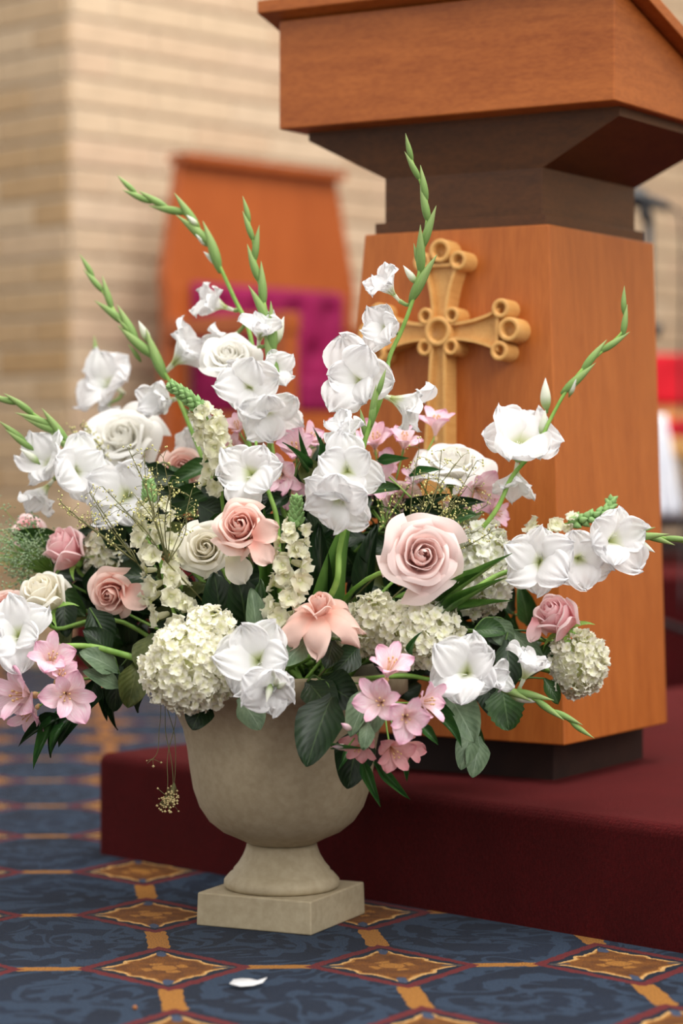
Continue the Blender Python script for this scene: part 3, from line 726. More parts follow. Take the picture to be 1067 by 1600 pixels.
G('white gladiolus leaning up and left against the bare brick, above the big white rose', [(137, 420), (160, 455), (185, 495), (212, 528), (240, 562), (268, 600), (290, 650)], (3.24, 3.16),
  [(278, 562, 80, (.5, .45, .4), 'half', 0), (262, 626, 70, (-.4, -.1, .6), 'half', 0), (308, 672, 70, (.2, -.5, .7), 'open', .01)], 7, 25, [(226, 520, 36, (-.4, .8, .2), 1), (195, 512, 34, (-.6, .6, .2), 0), (212, 552, 34, (-.4, .7, .4), 0)])
G('short white gladiolus turned away, behind the big white rose at upper left', [(149, 552), (152, 580), (165, 620), (180, 660)], (3.40, 3.38), [(172, 598, 88, (-.35, .3, .6), 'open', 0), (170, 640, 50, (.1, -.5, .6), 'half', 0)], 1, 30)
G('white gladiolus reaching the left edge with two long green bud tips', [(-18, 614), (20, 628), (60, 652), (95, 680), (125, 712), (165, 750), (200, 790)], (3.1, 3.1),
  [(120, 735, 90, (.4, .1, .8), 'open', -.02), (80, 722, 84, (-.5, .3, .7), 'open', .01), (70, 765, 60, (-.5, -.6, .4), 'half', .02)], 8, 26, [(32, 690, 50, (-.8, .5, .2), 0), (48, 712, 34, (-.6, .6, .3), 1), (22, 676, 50, (-.75, .6, .2), 0), (70, 668, 60, (-.95, .3, .1), 0)])
G('tallest white gladiolus climbing in front of the lectern past the left arm of the cross', [(637, 235), (655, 280), (667, 320), (664, 370), (656, 420), (645, 468), (628, 515), (608, 560), (596, 620)], (2.98, 2.98),
  [(611, 455, 58, (-.5, .55, .4), 'half', 0), (602, 514, 76, (-.4, .1, .8), 'open', -.01), (560, 594, 106, (-.35, .1, .9), 'open', -.03), (620, 626, 76, (.8, -.3, .25), 'half', .02)], 7, 28, [(641, 430, 32, (-.6, .8, .2), 1), (650, 400, 34, (-.3, .9, .1), 0)])
G('white gladiolus with its two green buds upright in the middle, facing the viewer', [(592, 603), (586, 630), (577, 662), (568, 700), (556, 750), (541, 812), (530, 860), (522, 920)], (2.9, 2.9),
  [(550, 685, 72, (-.4, .5, .5), 'half', .0), (543, 735, 96, (0, .1, 1), 'wide', -.03), (528, 778, 92, (-.25, -.35, .9), 'open', -.035)], 2, 30, [(583, 640, 56, (.15, 1, .1), 0), (568, 662, 42, (-.1, 1, .2), 0)], r=.0045)
G('white gladiolus leaning right, its thin bud tip high against the side of the lectern', [(972, 474), (976, 512), (945, 545), (912, 575), (885, 610), (860, 655), (838, 700), (800, 745), (762, 815)], (3.04, 3.0),
  [(812, 690, 104, (.1, .35, .55), 'wide', 0), (806, 742, 66, (-.1, -.7, .5), 'half', .01)], 5, 34, [(851, 618, 46, (-.15, 1, .1), 1), (894, 606, 26, (.3, .9, .2), 1), (849, 664, 40, (.1, .9, .2), 1)])
G('white gladiolus pointing level to the right edge with three open frilly blooms', [(1085, 850), (1050, 843), (1010, 836), (975, 838), (940, 852), (890, 872), (830, 885), (780, 898), (735, 925), (700, 950)], (2.98, 2.92),
  [(955, 845, 88, (.25, .15, .9), 'wide', -.01), (905, 873, 86, (.1, -.1, 1), 'wide', -.01), (843, 878, 98, (-.15, .1, 1), 'open', -.02)], 4, 30, [(1010, 838, 60, (1, .1, .1), 0), (993, 828, 28, (.3, .9, .2), 0), (1003, 850, 40, (.9, -.4, .2), 1)], r=.004)
G('white gladiolus drooping low right over the leaves, a pale green bud tip at its end', [(905, 1137), (880, 1120), (848, 1100), (815, 1083), (780, 1072), (735, 1070), (690, 1066), (640, 1056), (600, 1058)], (2.86, 2.88),
  [(728, 1048, 104, (-.15, .35, .9), 'wide', -.02), (765, 1062, 56, (.4, .2, .7), 'half', -.01), (822, 1052, 66, (.35, .85, .2), 'half', 0)], 5, 28, [(818, 1092, 46, (.9, -.3, .2), 1)])
G('white gladiolus facing straight out over the urn rim with a tuft of small buds', [(432, 1078), (425, 1066), (415, 1050), (412, 1020), (420, 990)], (2.82, 2.86),
  [(403, 1030, 112, (-.1, .25, 1), 'wide', -.01), (422, 1072, 84, (.15, -.3, 1), 'open', -.03)], 0, 20, [(432, 1065, 26, (.2, .6, .8), 1), (420, 1082, 30, (-.2, -.8, .5), 1), (440, 1072, 24, (.5, .3, .7), 1), (428, 1055, 22, (-.1, .8, .6), 1)])
G('white gladiolus at the left edge, on a bright green stem just above the pink alstroemeria', [(-22, 1000), (5, 1000), (50, 1012), (90, 1010), (140, 1010), (190, 1022), (250, 1040)], (2.96, 2.96),
  [(28, 992, 98, (-.1, .3, .9), 'open', -.02), (-8, 1000, 84, (-.6, 0, .7), 'open', 0)], 0, 20, r=.0052)
G('white gladiolus half hidden in the centre, above the pink rose with loose side petals', [(400, 690), (402, 720), (420, 770), (432, 810), (436, 880)], (3.02, 2.98),
  [(392, 740, 92, (-.1, .15, 1), 'wide', -.02)], 0, 20, r=.0045)
G('white gladiolus behind the wispy filler at left, under the big white rose', [(205, 735), (210, 770), (225, 810), (240, 860)], (3.1, 3.05), [(196, 772, 98, (-.2, .2, .9), 'wide', -.0)], 0, 20)

# ---------------------------------------------------------------- roses
rose('large open blush rose at right of centre, the widest pink rose', 660, 868, 150, (.12, .22, 1), 2.86, 'blush', 1.0, 18)
rose('pink rose in the centre with loose petals at its right side', 376, 822, 108, (-.12, .35, .9), 2.90, 'peach', .72, 14, extra=[(395, 838, 44, 40, (1, .25, .1), -.015), (392, 850, 44, 38, (.8, -.7, .1), -.02)])
rose('coral rose hanging its long outer petals over the middle of the urn rim', 500, 942, 66, (-.03, .88, .55), 2.83, 'coral', .55, 13, reflex=7)
rose('small peach rose low at left, tilted down to the left', 172, 928, 92, (-.25, -.15, .9), 3.0, 'peach', .75, 13, extra=[(190, 920, 52, 46, (.8, -.5, .2), -.0)])
rose('half-open pink rose at left, above the cream rose by the frame edge', 98, 850, 92, (-.45, .65, .4), 3.08, 'pink', .5, 12)
rose('cream rose seen from the side near the left edge', 66, 922, 98, (-.2, .75, .5), 3.02, 'cream', .55, 13)
rose('largest white rose at upper left, fully open against the brick', 190, 682, 138, (-.15, .5, .8), 3.24, 'white', 1.0, 18)
rose('white rose near the top of the bouquet, below the upright bud spike', 358, 556, 104, (-.05, .6, .7), 3.10, 'white', .95, 16)
rose('blurred peach rose at left of the leaning snapdragon', 284, 730, 82, (-.1, .2, .9), 3.16, 'peach', .8, 12)
rose('cream rose left of centre with one petal hanging below it', 322, 856, 106, (-.1, .3, .9), 2.96, 'cream', .9, 16, extra=[(358, 868, 52, 44, (.5, -.8, .2), -.03)])
rose('half-open pink rose at far right below the row of frilly white blooms', 866, 958, 96, (-.45, .6, .5), 2.94, 'pink', .5, 12, extra=[(835, 965, 40, 24, (-.1, -1, .1), 0)])
rose('small blurred pink rose highest at the left edge', 40, 826, 62, (-.3, .4, .8), 3.2, 'pink', .8, 10)
rose('white open rose before the foot of the cross, behind thin green filler', 708, 722, 136, (.05, .85, .5), 3.08, 'white', 1.0, 16)
rose('pale pink rose deep behind the blush rose, half covered by leaves', 622, 782, 84, (-.1, .3, .9), 3.12, 'blush', .9, 12)
rose('small peach rose cut by the left edge, above the edge gladiolus', 8, 945, 62, (-.3, .3, .9), 3.06, 'peach', .8, 10)
# ---------------------------------------------------------------- hydrangeas
hydrangea('biggest cream hydrangea head hanging over the left of the urn rim', 296, 1045, 70, 66, 2.86, 'cream', [(328, 982, 36, 32, .02)])
hydrangea('cream hydrangea head below the large blush rose', 660, 988, 56, 52, 2.90, 'cream')
hydrangea('small cream hydrangea head between the coral rose and the blush rose', 583, 976, 38, 46, 2.94, 'cream', [(545, 995, 24, 34, .04)])
hydrangea('cream hydrangea head at far right against the lectern corner', 903, 1036, 42, 50, 2.96, 'cream', fs_=17)
hydrangea('white hydrangea head tucked behind the right side of the large blush rose', 752, 888, 52, 68, 3.02, 'white')
hydrangea('white hydrangea head almost hidden in the middle of the left side', 165, 868, 34, 36, 3.1, 'cream')
# ---------------------------------------------------------------- snapdragons
snapd('cream snapdragon leaning left with a dark green bud tip above the blurred peach rose', [(268, 603), (292, 620), (318, 645), (332, 675), (340, 715), (345, 765)], (3.0, 3.02), 44, 20, 48, 23, t0=.34)
snapd('cream snapdragon standing upright in the centre with a pale green bud cone', [(463, 780), (463, 805), (460, 835), (453, 870), (448, 915), (444, 970), (444, 1000)], (2.88, 2.9), 40, 24, 62, 25, t0=.24)
snapd('cream snapdragon at left among thin brown twigs, florets trailing down to the hydrangea', [(232, 755), (236, 790), (243, 830), (250, 880), (262, 925), (282, 975)], (2.97, 2.95), 34, 24, 76, 25, t0=.16)
snapd('short snapdragon lying to the right behind the row of frilly white blooms', [(955, 782), (950, 797), (932, 806), (900, 815), (865, 825), (840, 838), (825, 870)], (3.04, 3.0), 40, 9, 34, 22, t0=.5)
# ---------------------------------------------------------------- alstroemeria
al = alstro
al('pink alstroemeria cluster hanging right of the urn, with narrow green leaves', [(606, 1046, 70, (.1, .7, .5), 0), (594, 1096, 72, (-.15, .2, .9), -.01), (634, 1122, 74, (.1, -.1, 1), -.03), (662, 1096, 64, (.7, .2, .5), 0), (612, 1172, 66, (.2, -.35, .9), .01, 'salmon'), (566, 1165, 56, (-.3, -.3, .7), .03, 'salmon'), (636, 1165, 50, (.5, -.3, .6), .03, 'salmon')], 2.80,
   node=(600, 1095, 2.87), leaves=[(565, 1185, 595, 1262, 20, 2.85, 2.84), (585, 1190, 642, 1250, 18, 2.85, 2.85), (630, 1170, 636, 1222, 14, 2.85, 2.85), (668, 1105, 722, 1170, 24, 2.86, 2.85), (655, 1130, 685, 1165, 18, 2.85, 2.85), (520, 1168, 580, 1170, 10, 2.82, 2.78), (645, 1025, 662, 985, 10, 2.85, 2.83), (545, 1165, 528, 1205, 16, 2.87, 2.85), (660, 1100, 715, 1130, 22, 2.88, 2.88), (575, 1128, 568, 1172, 26, 2.79, 2.78, 'grey')], buds=[(530, 1167, 26, (-.9, .1, .3)), (540, 1135, 26, (-.6, .4, .5))])
al('pink alstroemeria cluster at lower left, with dark narrow leaves under it', [(78, 1032, 70, (.1, .4, .8), 0), (36, 1085, 90, (-.5, .1, .7), .01), (105, 1085, 82, (.25, -.05, 1), -.03), (92, 1056, 60, (.3, .5, .7), 0), (50, 1115, 60, (-.3, -.4, .7), .02)], 2.92,
   node=(120, 1062, 2.98), leaves=[(98, 1120, 28, 1168, 24, 2.95, 2.93, 'dlance'), (90, 1115, 52, 1205, 22, 2.95, 2.93), (118, 1115, 78, 1185, 34, 2.96, 2.95, 'dlance'), (135, 1095, 92, 1170, 38, 2.97, 2.96, 'dlance'), (118, 1062, 60, 1040, 20, 2.97, 2.93), (100, 1130, 80, 1180, 18, 2.95, 2.94), (150, 1060, 125, 1120, 34, 2.98, 2.98, 'dlance'), (160, 1075, 168, 1128, 16, 3.0, 3.0, 'dlance'), (178, 1070, 184, 1142, 16, 3.0, 3.0, 'dlance')])
al('pink alstroemeria blooms behind the centre gladiolus, left of it', [(462, 705, 74, (-.1, .5, .7), 0), (440, 742, 70, (-.1, -.1, .9), -.03), (480, 690, 50, (.4, .6, .4), .02), (372, 668, 44, (-.2, .7, .5), .02), (452, 765, 56, (.2, -.4, .8), -.02), (365, 700, 50, (-.4, .2, .8), .02)], 3.06,
   node=(450, 800, 3.06), leaves=[(490, 740, 466, 668, 14, 3.05, 3.03), (510, 745, 500, 680, 20, 3.06, 3.04), (520, 730, 488, 665, 12, 3.08, 3.06), (475, 740, 440, 690, 14, 3.04, 3.0), (500, 740, 530, 690, 14, 3.07, 3.05)])
al('pale pink alstroemeria blooms behind the centre gladiolus, right of it', [(585, 692, 64, (-.1, .6, .6), 0), (632, 692, 54, (.1, .7, .5), 0), (680, 668, 60, (0, .9, .3), .02), (585, 752, 70, (.1, .1, 1), -.02), (518, 740, 56, (-.3, .1, .9), .02), (560, 765, 50, (.2, -.3, .8), 0), (600, 728, 50, (.3, .3, .8), 0)], 3.10, node=(600, 820, 3.08),
   leaves=[(570, 770, 625, 765, 26, 3.02, 3.0, 'mid'), (590, 720, 640, 715, 18, 3.06, 3.05), (640, 745, 690, 735, 16, 3.05, 3.05)])
al('pink alstroemeria blooms peeping out under the white rose by the cross', [(748, 765, 66, (.3, -.2, .8), 0), (712, 792, 44, (0, -.3, .8), -.01), (768, 800, 50, (.6, -.1, .5), .02), (652, 745, 40, (-.2, .3, .8), .03), (535, 668, 46, (-.4, .8, .2), .03)], 3.06, node=(700, 830, 3.04), leaves=[(700, 800, 760, 785, 26, 3.02, 3.0, 'dlance'), (690, 822, 745, 805, 30, 3.0, 2.98, 'mid')])
# ---------------------------------------------------------------- leaves
sprig('big glossy dark leaves hanging over the urn rim beside the pink alstroemeria', [(520, 1085, 482, 1198, 78, 2.86, 2.82), (560, 1135, 545, 1232, 66, 2.88, 2.86), (500, 1062, 560, 1100, 70, 2.88, 2.86), (480, 1065, 520, 1120, 60, 2.88, 2.85)], name='leafy_sprig')
sprig('pair of pale grey-green leaves between the urn rim and the alstroemeria', [(590, 1070, 548, 1150, 46, 2.83, 2.8, 'grey'), (600, 1095, 562, 1160, 34, 2.82, 2.8, 'grey')])
sprig('grey-green pointed leaves hanging low right under the white gladiolus', [(700, 1085, 742, 1158, 62, 2.9, 2.86, 'grey'), (735, 1140, 722, 1202, 38, 2.92, 2.9, 'grey'), (748, 1150, 740, 1214, 40, 2.92, 2.9, 'grey'), (670, 1060, 712, 1098, 40, 2.9, 2.9, 'grey'), (740, 1062, 700, 1110, 40, 2.93, 2.9, 'broad'), (700, 1110, 752, 1180, 40, 2.95, 2.93, 'mid')])
sprig('serrated green leaves below the opening gladiolus bud at right', [(785, 1075, 795, 1140, 62, 2.92, 2.9, 'serr'), (850, 1060, 872, 1100, 26, 2.95, 2.95, 'mid'), (760, 1070, 775, 1120, 44, 2.93, 2.92, 'broad')])
sprig('dark and silvery leaves between the white gladiolus and the far right pink rose', [(790, 1000, 798, 1075, 46, 2.94, 2.92, 'broad'), (770, 965, 800, 1010, 40, 2.96, 2.95, 'grey'), (740, 985, 790, 990, 36, 2.95, 2.95, 'mid'), (800, 985, 850, 1045, 36, 2.97, 2.95, 'grey'), (720, 1000, 770, 1040, 44, 2.95, 2.93, 'broad'), (860, 1005, 835, 1045, 26, 2.97, 2.96, 'mid')])
sprig('grey-green leaf under the rim gladiolus, flat on the urn side', [(372, 1092, 408, 1138, 52, 2.87, 2.86, 'grey')])
sprig('dark leaf tip peeping out under the biggest hydrangea', [(325, 1095, 300, 1140, 52, 2.88, 2.87, 'broad')])
sprig('drooping olive and dark leaves left of the biggest hydrangea', [(215, 1030, 200, 1105, 52, 2.96, 2.95, 'olive'), (240, 990, 222, 1050, 46, 2.96, 2.95, 'olive'), (190, 1040, 178, 1110, 40, 2.98, 2.98), (240, 1050, 215, 1115, 36, 2.98, 2.98, 'dlance')])
sprig('grey-green curled leaves on the bright stem at left', [(185, 1050, 125, 1020, 44, 2.97, 2.95, 'grey'), (190, 1075, 130, 1050, 30, 2.97, 2.95, 'grey'), (175, 1025, 130, 985, 46, 2.98, 2.97), (140, 950, 170, 1010, 50, 3.0, 3.0, 'broad')])
sprig('large dark veined leaf right of the leaning cream rose, centre left', [(385, 1000, 370, 900, 74, 2.94, 2.93, 'broad'), (345, 985, 335, 895, 60, 2.95, 2.95, 'broad'), (400, 1000, 392, 920, 36, 2.9, 2.9, 'grey'), (420, 1000, 408, 905, 30, 2.92, 2.92, 'mid')])
sprig('small folded green leaves between the coral rose and the hydrangea', [(480, 1000, 440, 1040, 40, 2.85, 2.83, 'grey'), (520, 1000, 510, 1045, 40, 2.88, 2.86, 'broad'), (560, 1010, 520, 1050, 44, 2.9, 2.88, 'broad'), (430, 985, 405, 1010, 30, 2.88, 2.86, 'mid')])
sprig('long green strap leaves crossing under the blush rose to the right', [(680, 955, 800, 868, 20, 2.92, 2.9, 'strap'), (700, 960, 792, 905, 14, 2.9, 2.88, 'strap'), (690, 940, 760, 890, 15, 2.9, 2.9, 'strap'), (710, 955, 800, 940, 13, 2.92, 2.9, 'strap')])
sprig('tall dark strap leaves standing behind the upright snapdragon', [(510, 1000, 500, 820, 46, 3.0, 3.0, 'broad'), (540, 990, 560, 790, 34, 3.02, 3.02, 'strap'), (480, 990, 470, 800, 40, 3.04, 3.04, 'broad'), (430, 960, 415, 790, 24, 3.0, 3.0, 'strap'), (570, 960, 590, 820, 40, 3.03, 3.03, 'broad')])
fill = random.Random(11)
def fill_sprig(label, centres):
    ls = []
    for cx, cy in centres:
        for _ in range(7):
            x = cx+fill.uniform(-60, 60); y = cy+fill.uniform(-50, 50); a = fill.uniform(0, 6.28); L = fill.uniform(55, 95); y1 = y-L*sin(a)*.8
            Yd = fill.uniform(3.08, 3.2) if x < 240 else fill.uniform(3.02, 3.2)
            ls.append((x, y, x+L*cos(a), max(min(y1, 1070), 800 if x < 240 else 760), fill.uniform(26, 52), Yd, Yd+fill.uniform(-.03, .03), fill.choice(['broad', 'broad', 'mid', 'dlance', 'broad', 'dlance', 'olive'])))
    sprig(label, ls)
for label, cs in [('dark leafy branch around the low peach rose at left', [(150, 960), (120, 920), (180, 920), (200, 1000)]),
    ('dark leafy branch between the left snapdragon and the biggest hydrangea', [(230, 1010), (230, 930), (280, 900)]),
    ('dark leafy branch just right of the biggest hydrangea, above the rim gladiolus', [(330, 930), (360, 990), (420, 1020)]),
    ('dark leafy branch under the cream rose left of centre', [(380, 870), (420, 940)]),
    ('dark leafy branch behind the drooping coral rose', [(470, 870), (520, 880), (480, 1010)]),
    ('dark leafy branch under the small cream hydrangea at the urn rim', [(540, 1030), (620, 1010), (560, 930)]),
    ('dark leafy branch directly left of the large blush rose', [(600, 900), (640, 940), (600, 820), (540, 830)]),
    ('dark leafy branch above the large blush rose, below the white rose by the cross', [(660, 800), (700, 850), (560, 800)]),
    ('dark leafy branch right of the cream hydrangea below the blush rose', [(720, 930), (700, 1010), (660, 1050)]),
    ('dark leafy branch before the lectern front, left of the far right pink rose', [(760, 980), (740, 1050), (800, 1010)]),
    ('dark leafy branch behind the green tip of the upright snapdragon', [(430, 800), (480, 790), (480, 740)]),
    ('dark leafy branch between the blurred peach rose and the cream rose', [(330, 800), (300, 770), (280, 820), (380, 780)]),
    ('dark leafy branch behind the brown twiggy filler at left', [(220, 860), (210, 820), (250, 780)]),
    ('dark leafy branch right of the half-open pink rose at left', [(150, 870)])]:
    fill_sprig(label, cs)
# ---------------------------------------------------------------- fillers
wisp('thin brown twiggy filler with tiny yellow buds at left, below the biggest white rose', (262, 880), [(200, 700), (225, 705), (255, 715), (270, 750), (300, 765), (235, 755), (180, 790), (215, 780), (290, 800), (245, 730), (160, 760)], 2.93)
wisp('thin twiggy filler reaching out to the left over the pink rose', (215, 880), [(105, 800), (95, 785), (130, 815), (150, 790), (170, 850), (140, 770)], 2.95)
wisp('green twiggy filler with pale buds before the white rose by the cross', (640, 850), [(655, 700), (690, 705), (720, 715), (745, 720), (700, 760), (670, 740), (730, 760), (620, 770), (600, 790), (660, 790), (710, 790), (745, 830)], 2.95)
wisp('second green twiggy filler right of the blush rose top', (700, 860), [(740, 760), (760, 790), (690, 780), (720, 800), (650, 800), (770, 830)], 2.98, group=None)
wisp('sparse twiggy filler standing against the brick above the edge gladiolus', (160, 740), [(112, 672), (125, 665), (140, 670), (150, 690)], 3.2, spread=9)
# feathery filler at left
def feathery():
    base = mouth(); root = thing('feathery_filler', 'grey-green feathery filler flower at the left edge beside the pink rose', 'filler flower', base); b = B(); h = B(); a = P(85, 900, 3.12)
    tube(b, [V((0, 0, 0)), base.lerp(a, .6)-base, a-base], .002, .0015, 5, 4)
    for i in range(110):
        x = rn.gauss(30, 26); y = rn.gauss(862, 24)-(x-32)*.35; q = P(x, y, 3.12+rn.uniform(-.04, .04)); tube(b, [a-base, a.lerp(q, .6)-base+V((0, 0, .004)), q-base], .0006, .0004, 3, 3)
        for _ in range(16):
            p = q-base+V((rn.gauss(0, 1), rn.gauss(0, 1), rn.gauss(0, 1)))*.0055; s = rn.uniform(.0009, .0018)
            h.add([p+V(v)*s for v in ((1, 0, 0), (-1, 0, 0), (0, 1, 0), (0, -1, 0), (0, 0, 1), (0, 0, -1))], [(0, 2, 4), (2, 1, 4), (1, 3, 4), (3, 0, 4), (2, 0, 5), (1, 2, 5), (3, 1, 5), (0, 3, 5)])
    ob('stem', b.mesh('stem', STEM), root); o = ob('floret', h.mesh('floret', FUZZ), root); o['kind'] = 'stuff'
feathery()
# hanging wisp
hb = V((UC.x-.06, 2.98, .31)); hr = thing('dried_sprig', 'dry thread-thin sprig with golden buds hanging down left of the urn', 'filler flower', hb)
b = B(); h = B()
for pts in ([(268, 1060), (275, 1120), (262, 1180), (262, 1225), (258, 1262)], [(272, 1060), (258, 1130), (268, 1190), (270, 1230), (262, 1255)], [(265, 1065), (250, 1130), (246, 1175), (230, 1193)], [(262, 1070), (273, 1150), (274, 1200), (270, 1245)]):
    q = [hb]+[P(x, y, 2.90) for x, y in pts]; cl = tube(b, [p-hb for p in q], .0006, .0004, 4, 6)
    for _ in range(26 if pts[-1][1] > 1200 else 3):
        p = P(pts[-1][0]+rn.gauss(0, 7), pts[-1][1]-abs(rn.gauss(0, 14))+8, 2.90)-hb; s = rn.uniform(.0011, .0020)
        h.add([p+V(v)*s for v in ((1, 0, 0), (-1, 0, 0), (0, 1, 0), (0, -1, 0), (0, 0, 1), (0, 0, -1))], [(0, 2, 4), (2, 1, 4), (1, 3, 4), (3, 0, 4), (2, 0, 5), (1, 2, 5), (3, 1, 5), (0, 3, 5)])
        tube(b, [cl[-4], p], .0004, .0003, 3, 2)
ob('stem', b.mesh('stem', TWIG), hr); o = ob('bud', h.mesh('bud', GOLDB), hr); o['kind'] = 'stuff'
# ---------------------------------------------------------------- on the carpet
p = P(388, 1550, 2.66); p.z = .004
vs = []; fs = []; n = 14; out = [(-.0205, -.004), (-.017, .008), (-.008, .013), (.002, .010), (.010, .009), (.0205, .006), (.016, -.002), (.006, -.008), (-.008, -.009)]
k = len(out)
for z, s in ((0, 1), (.0006, 1), ): vs += [(x*s, y*s*1.9, z+.0028*(abs(x)/.02)**2+.0015*sin(x*400)) for x, y in out]
vs += [(0, 0, 0), (0, 0, .0006)]
for i in range(k): j = (i+1) % k; fs += [(i, 2*k, j), (k+i, k+j, 2*k+1), (i, j, k+j, k+i)]
tag(ob('fallen_petal', mesh('fallen_petal', vs, fs, WHITE, [(.5, .8)]*len(vs)), None, M.Translation(p)), 'single white petal lying on the patterned carpet in front of the urn', 'petal')
p = P(211, 1583, 2.55); p.z = .0025; b = B(); vs, fs = lathe([(.0001, -.0025), (.002, -.0015), (.0027, 0), (.0018, .002), (.0001, .0026)], 8); b.add([(v[0]*(1+.2*sin(i)), v[1], v[2]) for i, v in enumerate(vs)], fs)
tag(ob('crumb', b.mesh('crumb', simple('crumb', srgb(150, 90, 50), srgb(170, 110, 60))), None, M.Translation(p)), 'tiny brown crumb on the carpet near the bottom edge', 'crumb')

# ---------------------------------------------------------------- clergy chair against the brick wall
CHS, CHD, CZ = .10, .30, .30
CHo = sd(CHS+.35, CHD+.2, CZ); CH = thing('armchair', 'high-backed wooden clergy chair with magenta tufted cushions by the brick wall', 'chair', CHo)
CHM = M((W.to_4d(), (-Nn).to_4d(), V((0, 0, 1, 0)), (0, 0, 0, 1))).transposed()
for i in range(3): CHM[3][i] = 0
CHM[3][3] = 1
CH.matrix_world = M.Translation(CHo) @ CHM
# local: x along wall (0 centre), y = away from the camera side (towards wall), z up;  back at y=+.2, front at y=-.35
def cpart(name, vs, fs, m, bev=.004, label=None, par=None):
    o = ob(name, mesh(name, vs, fs, m, smooth=False), par or CH, label=label)
    if bev: bevel(o, bev)
    return o
lean = .03
out = [(-.36, .60), (-.375, .78), (-.305, 1.10), (.305, 1.10), (.375, .78), (.36, .60)]
cpart('back_panel', *frustum([(x, .19+lean*(z-.55), z) for x, z in out], [(x, .225+lean*(z-.55), z) for x, z in out]), W_CH)
vs, fs = frustum([(-.315, .175, 1.095), (.315, .175, 1.095), (.315, .255, 1.095), (-.315, .255, 1.095)], [(-.315, .175, 1.12), (.315, .175, 1.12), (.315, .255, 1.12), (-.315, .255, 1.12)])
cpart('top_rail', vs, fs, W_CH)
def tufted(w_, h_, nx, ny, bx, bz):
    vs = []; fs = []; bt = [(-w_/2+w_*(i+.5+(.5 if j % 2 else 0))/(bx), -h_/2+h_*(j+.5)/bz) for j in range(bz) for i in range(bx-(j % 2))]
    for j in range(ny+1):
        for i in range(nx+1):
            x = -w_/2+w_*i/nx; z = -h_/2+h_*j/ny; e_ = min(1, min(w_/2-abs(x), h_/2-abs(z))/.035); d = .055*sqrt(max(0, 1-(1-e_)**2))
            for q in bt: r = sqrt((x-q[0])**2+(z-q[1])**2); d -= .03*math.exp(-(r/.028)**2)*e_
            vs.append((x, -d, z))
    for j in range(ny):
        for i in range(nx): k = j*(nx+1)+i; fs.append((k, k+1, k+nx+2, k+nx+1))
    return vs, fs, bt
vs, fs, bt = tufted(.57, .36, 48, 30, 4, 3)
cu = ob('back_cushion', mesh('back_cushion', vs, fs, PURP), CH, M.Translation((0, .19, .59)), 'magenta tufted back cushion')
for q in bt: 
    b = B(); v2, f2 = lathe([(.0001, -.008), (.010, -.004), (.012, 0), (.0001, .006)], 10); b.add(v2, f2); ob('button', b.mesh('button', PURP), cu, M.Translation((q[0], -.028, q[1])) @ M.Rotation(pi/2, 4, 'X'))
cpart('seat_cushion', *box(0, -.04, .455, .60, .42, .09), PURP, .02, 'magenta seat cushion')
cpart('seat_frame', *box(0, -.02, .375, .68, .46, .07), W_CH)
for sx in (-1, 1):
    cpart('armrest', *box(sx*.345, -.03, .64, .06, .46, .055), W_CH, .008)
    cpart('arm_panel', *box(sx*.345, -.21, .50, .05, .09, .24), W_CH)
    for y in (-.21, .2): cpart('leg', *box(sx*.34, y, .17, .06, .06, .34), W_CH)
    cpart('back_post', *box(sx*.33, .215, .55, .06, .05, .42), W_CH)

# ---------------------------------------------------------------- right background
ms = P(1012, 600, 5.6); ms.z = .15; MS = thing('microphone_stand', 'black microphone stand with angled microphone behind the lectern', 'microphone', ms)
def w2(pts, o=ms): return [P(*p)-o for p in pts]
b = B(); tube(b, [V((0, 0, .01)), P(1014, 342, 5.6)-ms], .011, .011, 10, 2); ob('pole', b.mesh('pole', BLKM), MS)
for k in range(3):
    b = B(); a = k*2.094+.4; tube(b, [(0, 0, .07), (.12*cos(a), .12*sin(a), .03), (.2*cos(a), .2*sin(a), .008)], .008, .008, 6, 3); ob('leg', b.mesh('leg', BLKM), MS)
b = B(); tube(b, w2([(982, 306, 5.6), (996, 309, 5.6), (1003, 312, 5.6)]), .022, .025, 12, 3); tube(b, w2([(1003, 312, 5.6), (1020, 316, 5.6), (1046, 324, 5.6)]), .018, .010, 12, 3); ob('microphone', b.mesh('microphone', BLKM), MS)
b = B(); tube(b, w2([(1008, 314, 5.6), (1008, 332, 5.6), (1015, 348, 5.6)]), .016, .013, 10, 3); tube(b, w2([(1000, 330, 5.6), (1014, 334, 5.6)]), .016, .016, 8, 2); ob('clip', b.mesh('clip', BLKM), MS)
b = B(); tube(b, w2([(1014, 512, 5.6), (1032, 518, 5.6)]), .011, .017, 10, 2); ob('clutch_knob', b.mesh('clutch_knob', BLKM), MS)
b = B(); tube(b, w2([(1044, 323, 5.6), (1058, 330, 5.6), (1064, 352, 5.6), (1065, 450, 5.62), (1063, 600, 5.64), (1067, 780, 5.66), (1064, 960, 5.6)]), .0035, .0035, 6, 6); ob('cable', b.mesh('cable', BLKM), MS)
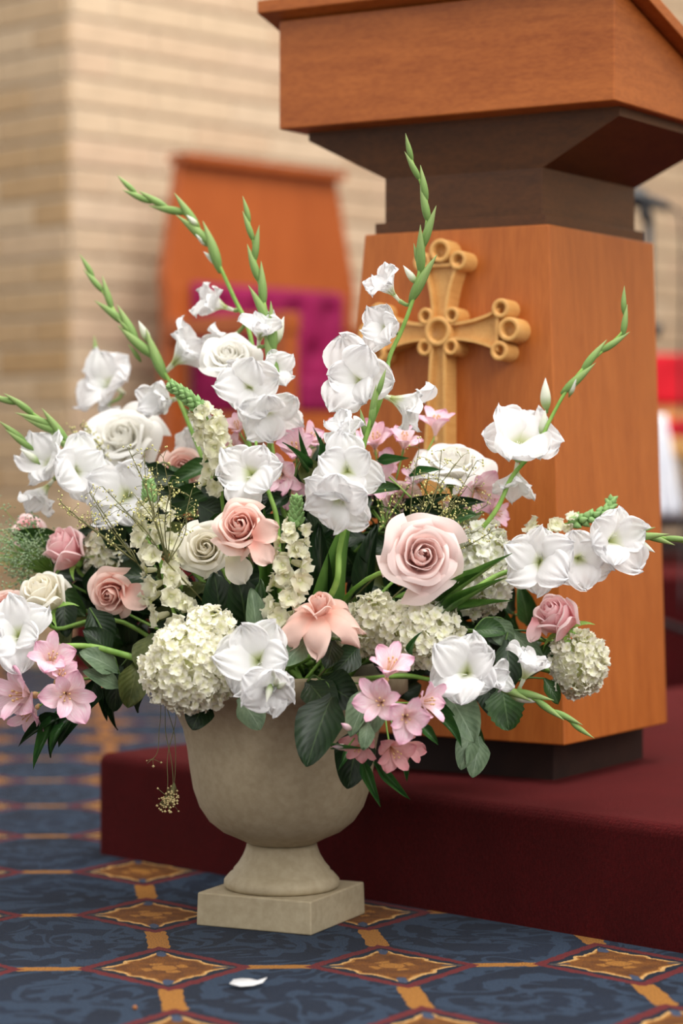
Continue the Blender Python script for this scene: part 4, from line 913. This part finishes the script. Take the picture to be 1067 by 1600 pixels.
ro = P(1085, 722, 7.1); ro.z = .30; RC = thing('side_chair', 'red padded wooden chair partly behind the lectern at the right edge', 'chair', ro); 
def rpart(name, x, y, z, sx, sy, sz, m, bev=.008, label=None):
    o = ob(name, mesh(name, *box(x, y, z, sx, sy, sz), m, smooth=False), RC, label=label); bevel(o, bev, 3)
rpart('back_pad', 0, .18, .53, .44, .06, .15, REDF, .015, 'red back pad'); rpart('back_rail', 0, .20, .43, .46, .04, .05, W_X)
rpart('seat_pad', 0, -.05, .375, .40, .42, .05, REDF, .015, 'red seat pad'); rpart('seat_frame', 0, -.05, .32, .44, .44, .06, W_X)
for sx in (-1, 1):
    rpart('back_post', sx*.21, .205, .36, .04, .04, .46, W_X); 
    for y in (-.24, .2): rpart('leg', sx*.19, y, .145, .04, .04, .29, W_BLK)
# white cloth hanging over a rail
co = P(1046, 722, 6.4); co.z = .30; vs = []; fs = []; nx, nz = 16, 12
for j in range(nz+1):
    t = j/nz; y = 648+t*160; x0 = 1018; x1 = 1040+t*30
    for i in range(nx+1):
        q = P(x0+(x1-x0)*i/nx, y, 6.4+.02*sin(i*1.4)*(.3+t))-co; vs.append(q)
for j in range(nz):
    for i in range(nx): k = j*(nx+1)+i; fs.append((k, k+1, k+nx+2, k+nx+1))
o = ob('draped_cloth', mesh('draped_cloth', vs, fs, CLOTH)); o.location = co; md = o.modifiers.new('thick', 'SOLIDIFY'); md.thickness = .004
tag(o, 'white cloth hanging in folds beside the red chair at the right edge', 'cloth')
q = P(1052, 722, 6.7); q.z = .30
LDB = thing('low_dark_block', 'added dark low block for the dark legs and shadow under the white cloth at the right edge', 'stand-in', q)  # made-up block, fills in the dark legs and shadow below the cloth
for sx in (-1, 1):
    for sy in (-1, 1): ob('leg', mesh('leg', *box(sx*.07, sy*.1, .05, .03, .03, .10), W_BLK, smooth=False), LDB)
ob('seat', mesh('seat', *box(0, .02, .115, .2, .28, .03), W_BLK, smooth=False), LDB); ob('lower_slab', mesh('lower_slab', *box(0, 0, .05, .17, .22, .04), W_BLK, smooth=False), LDB)  # top and lower slab of the added dark block
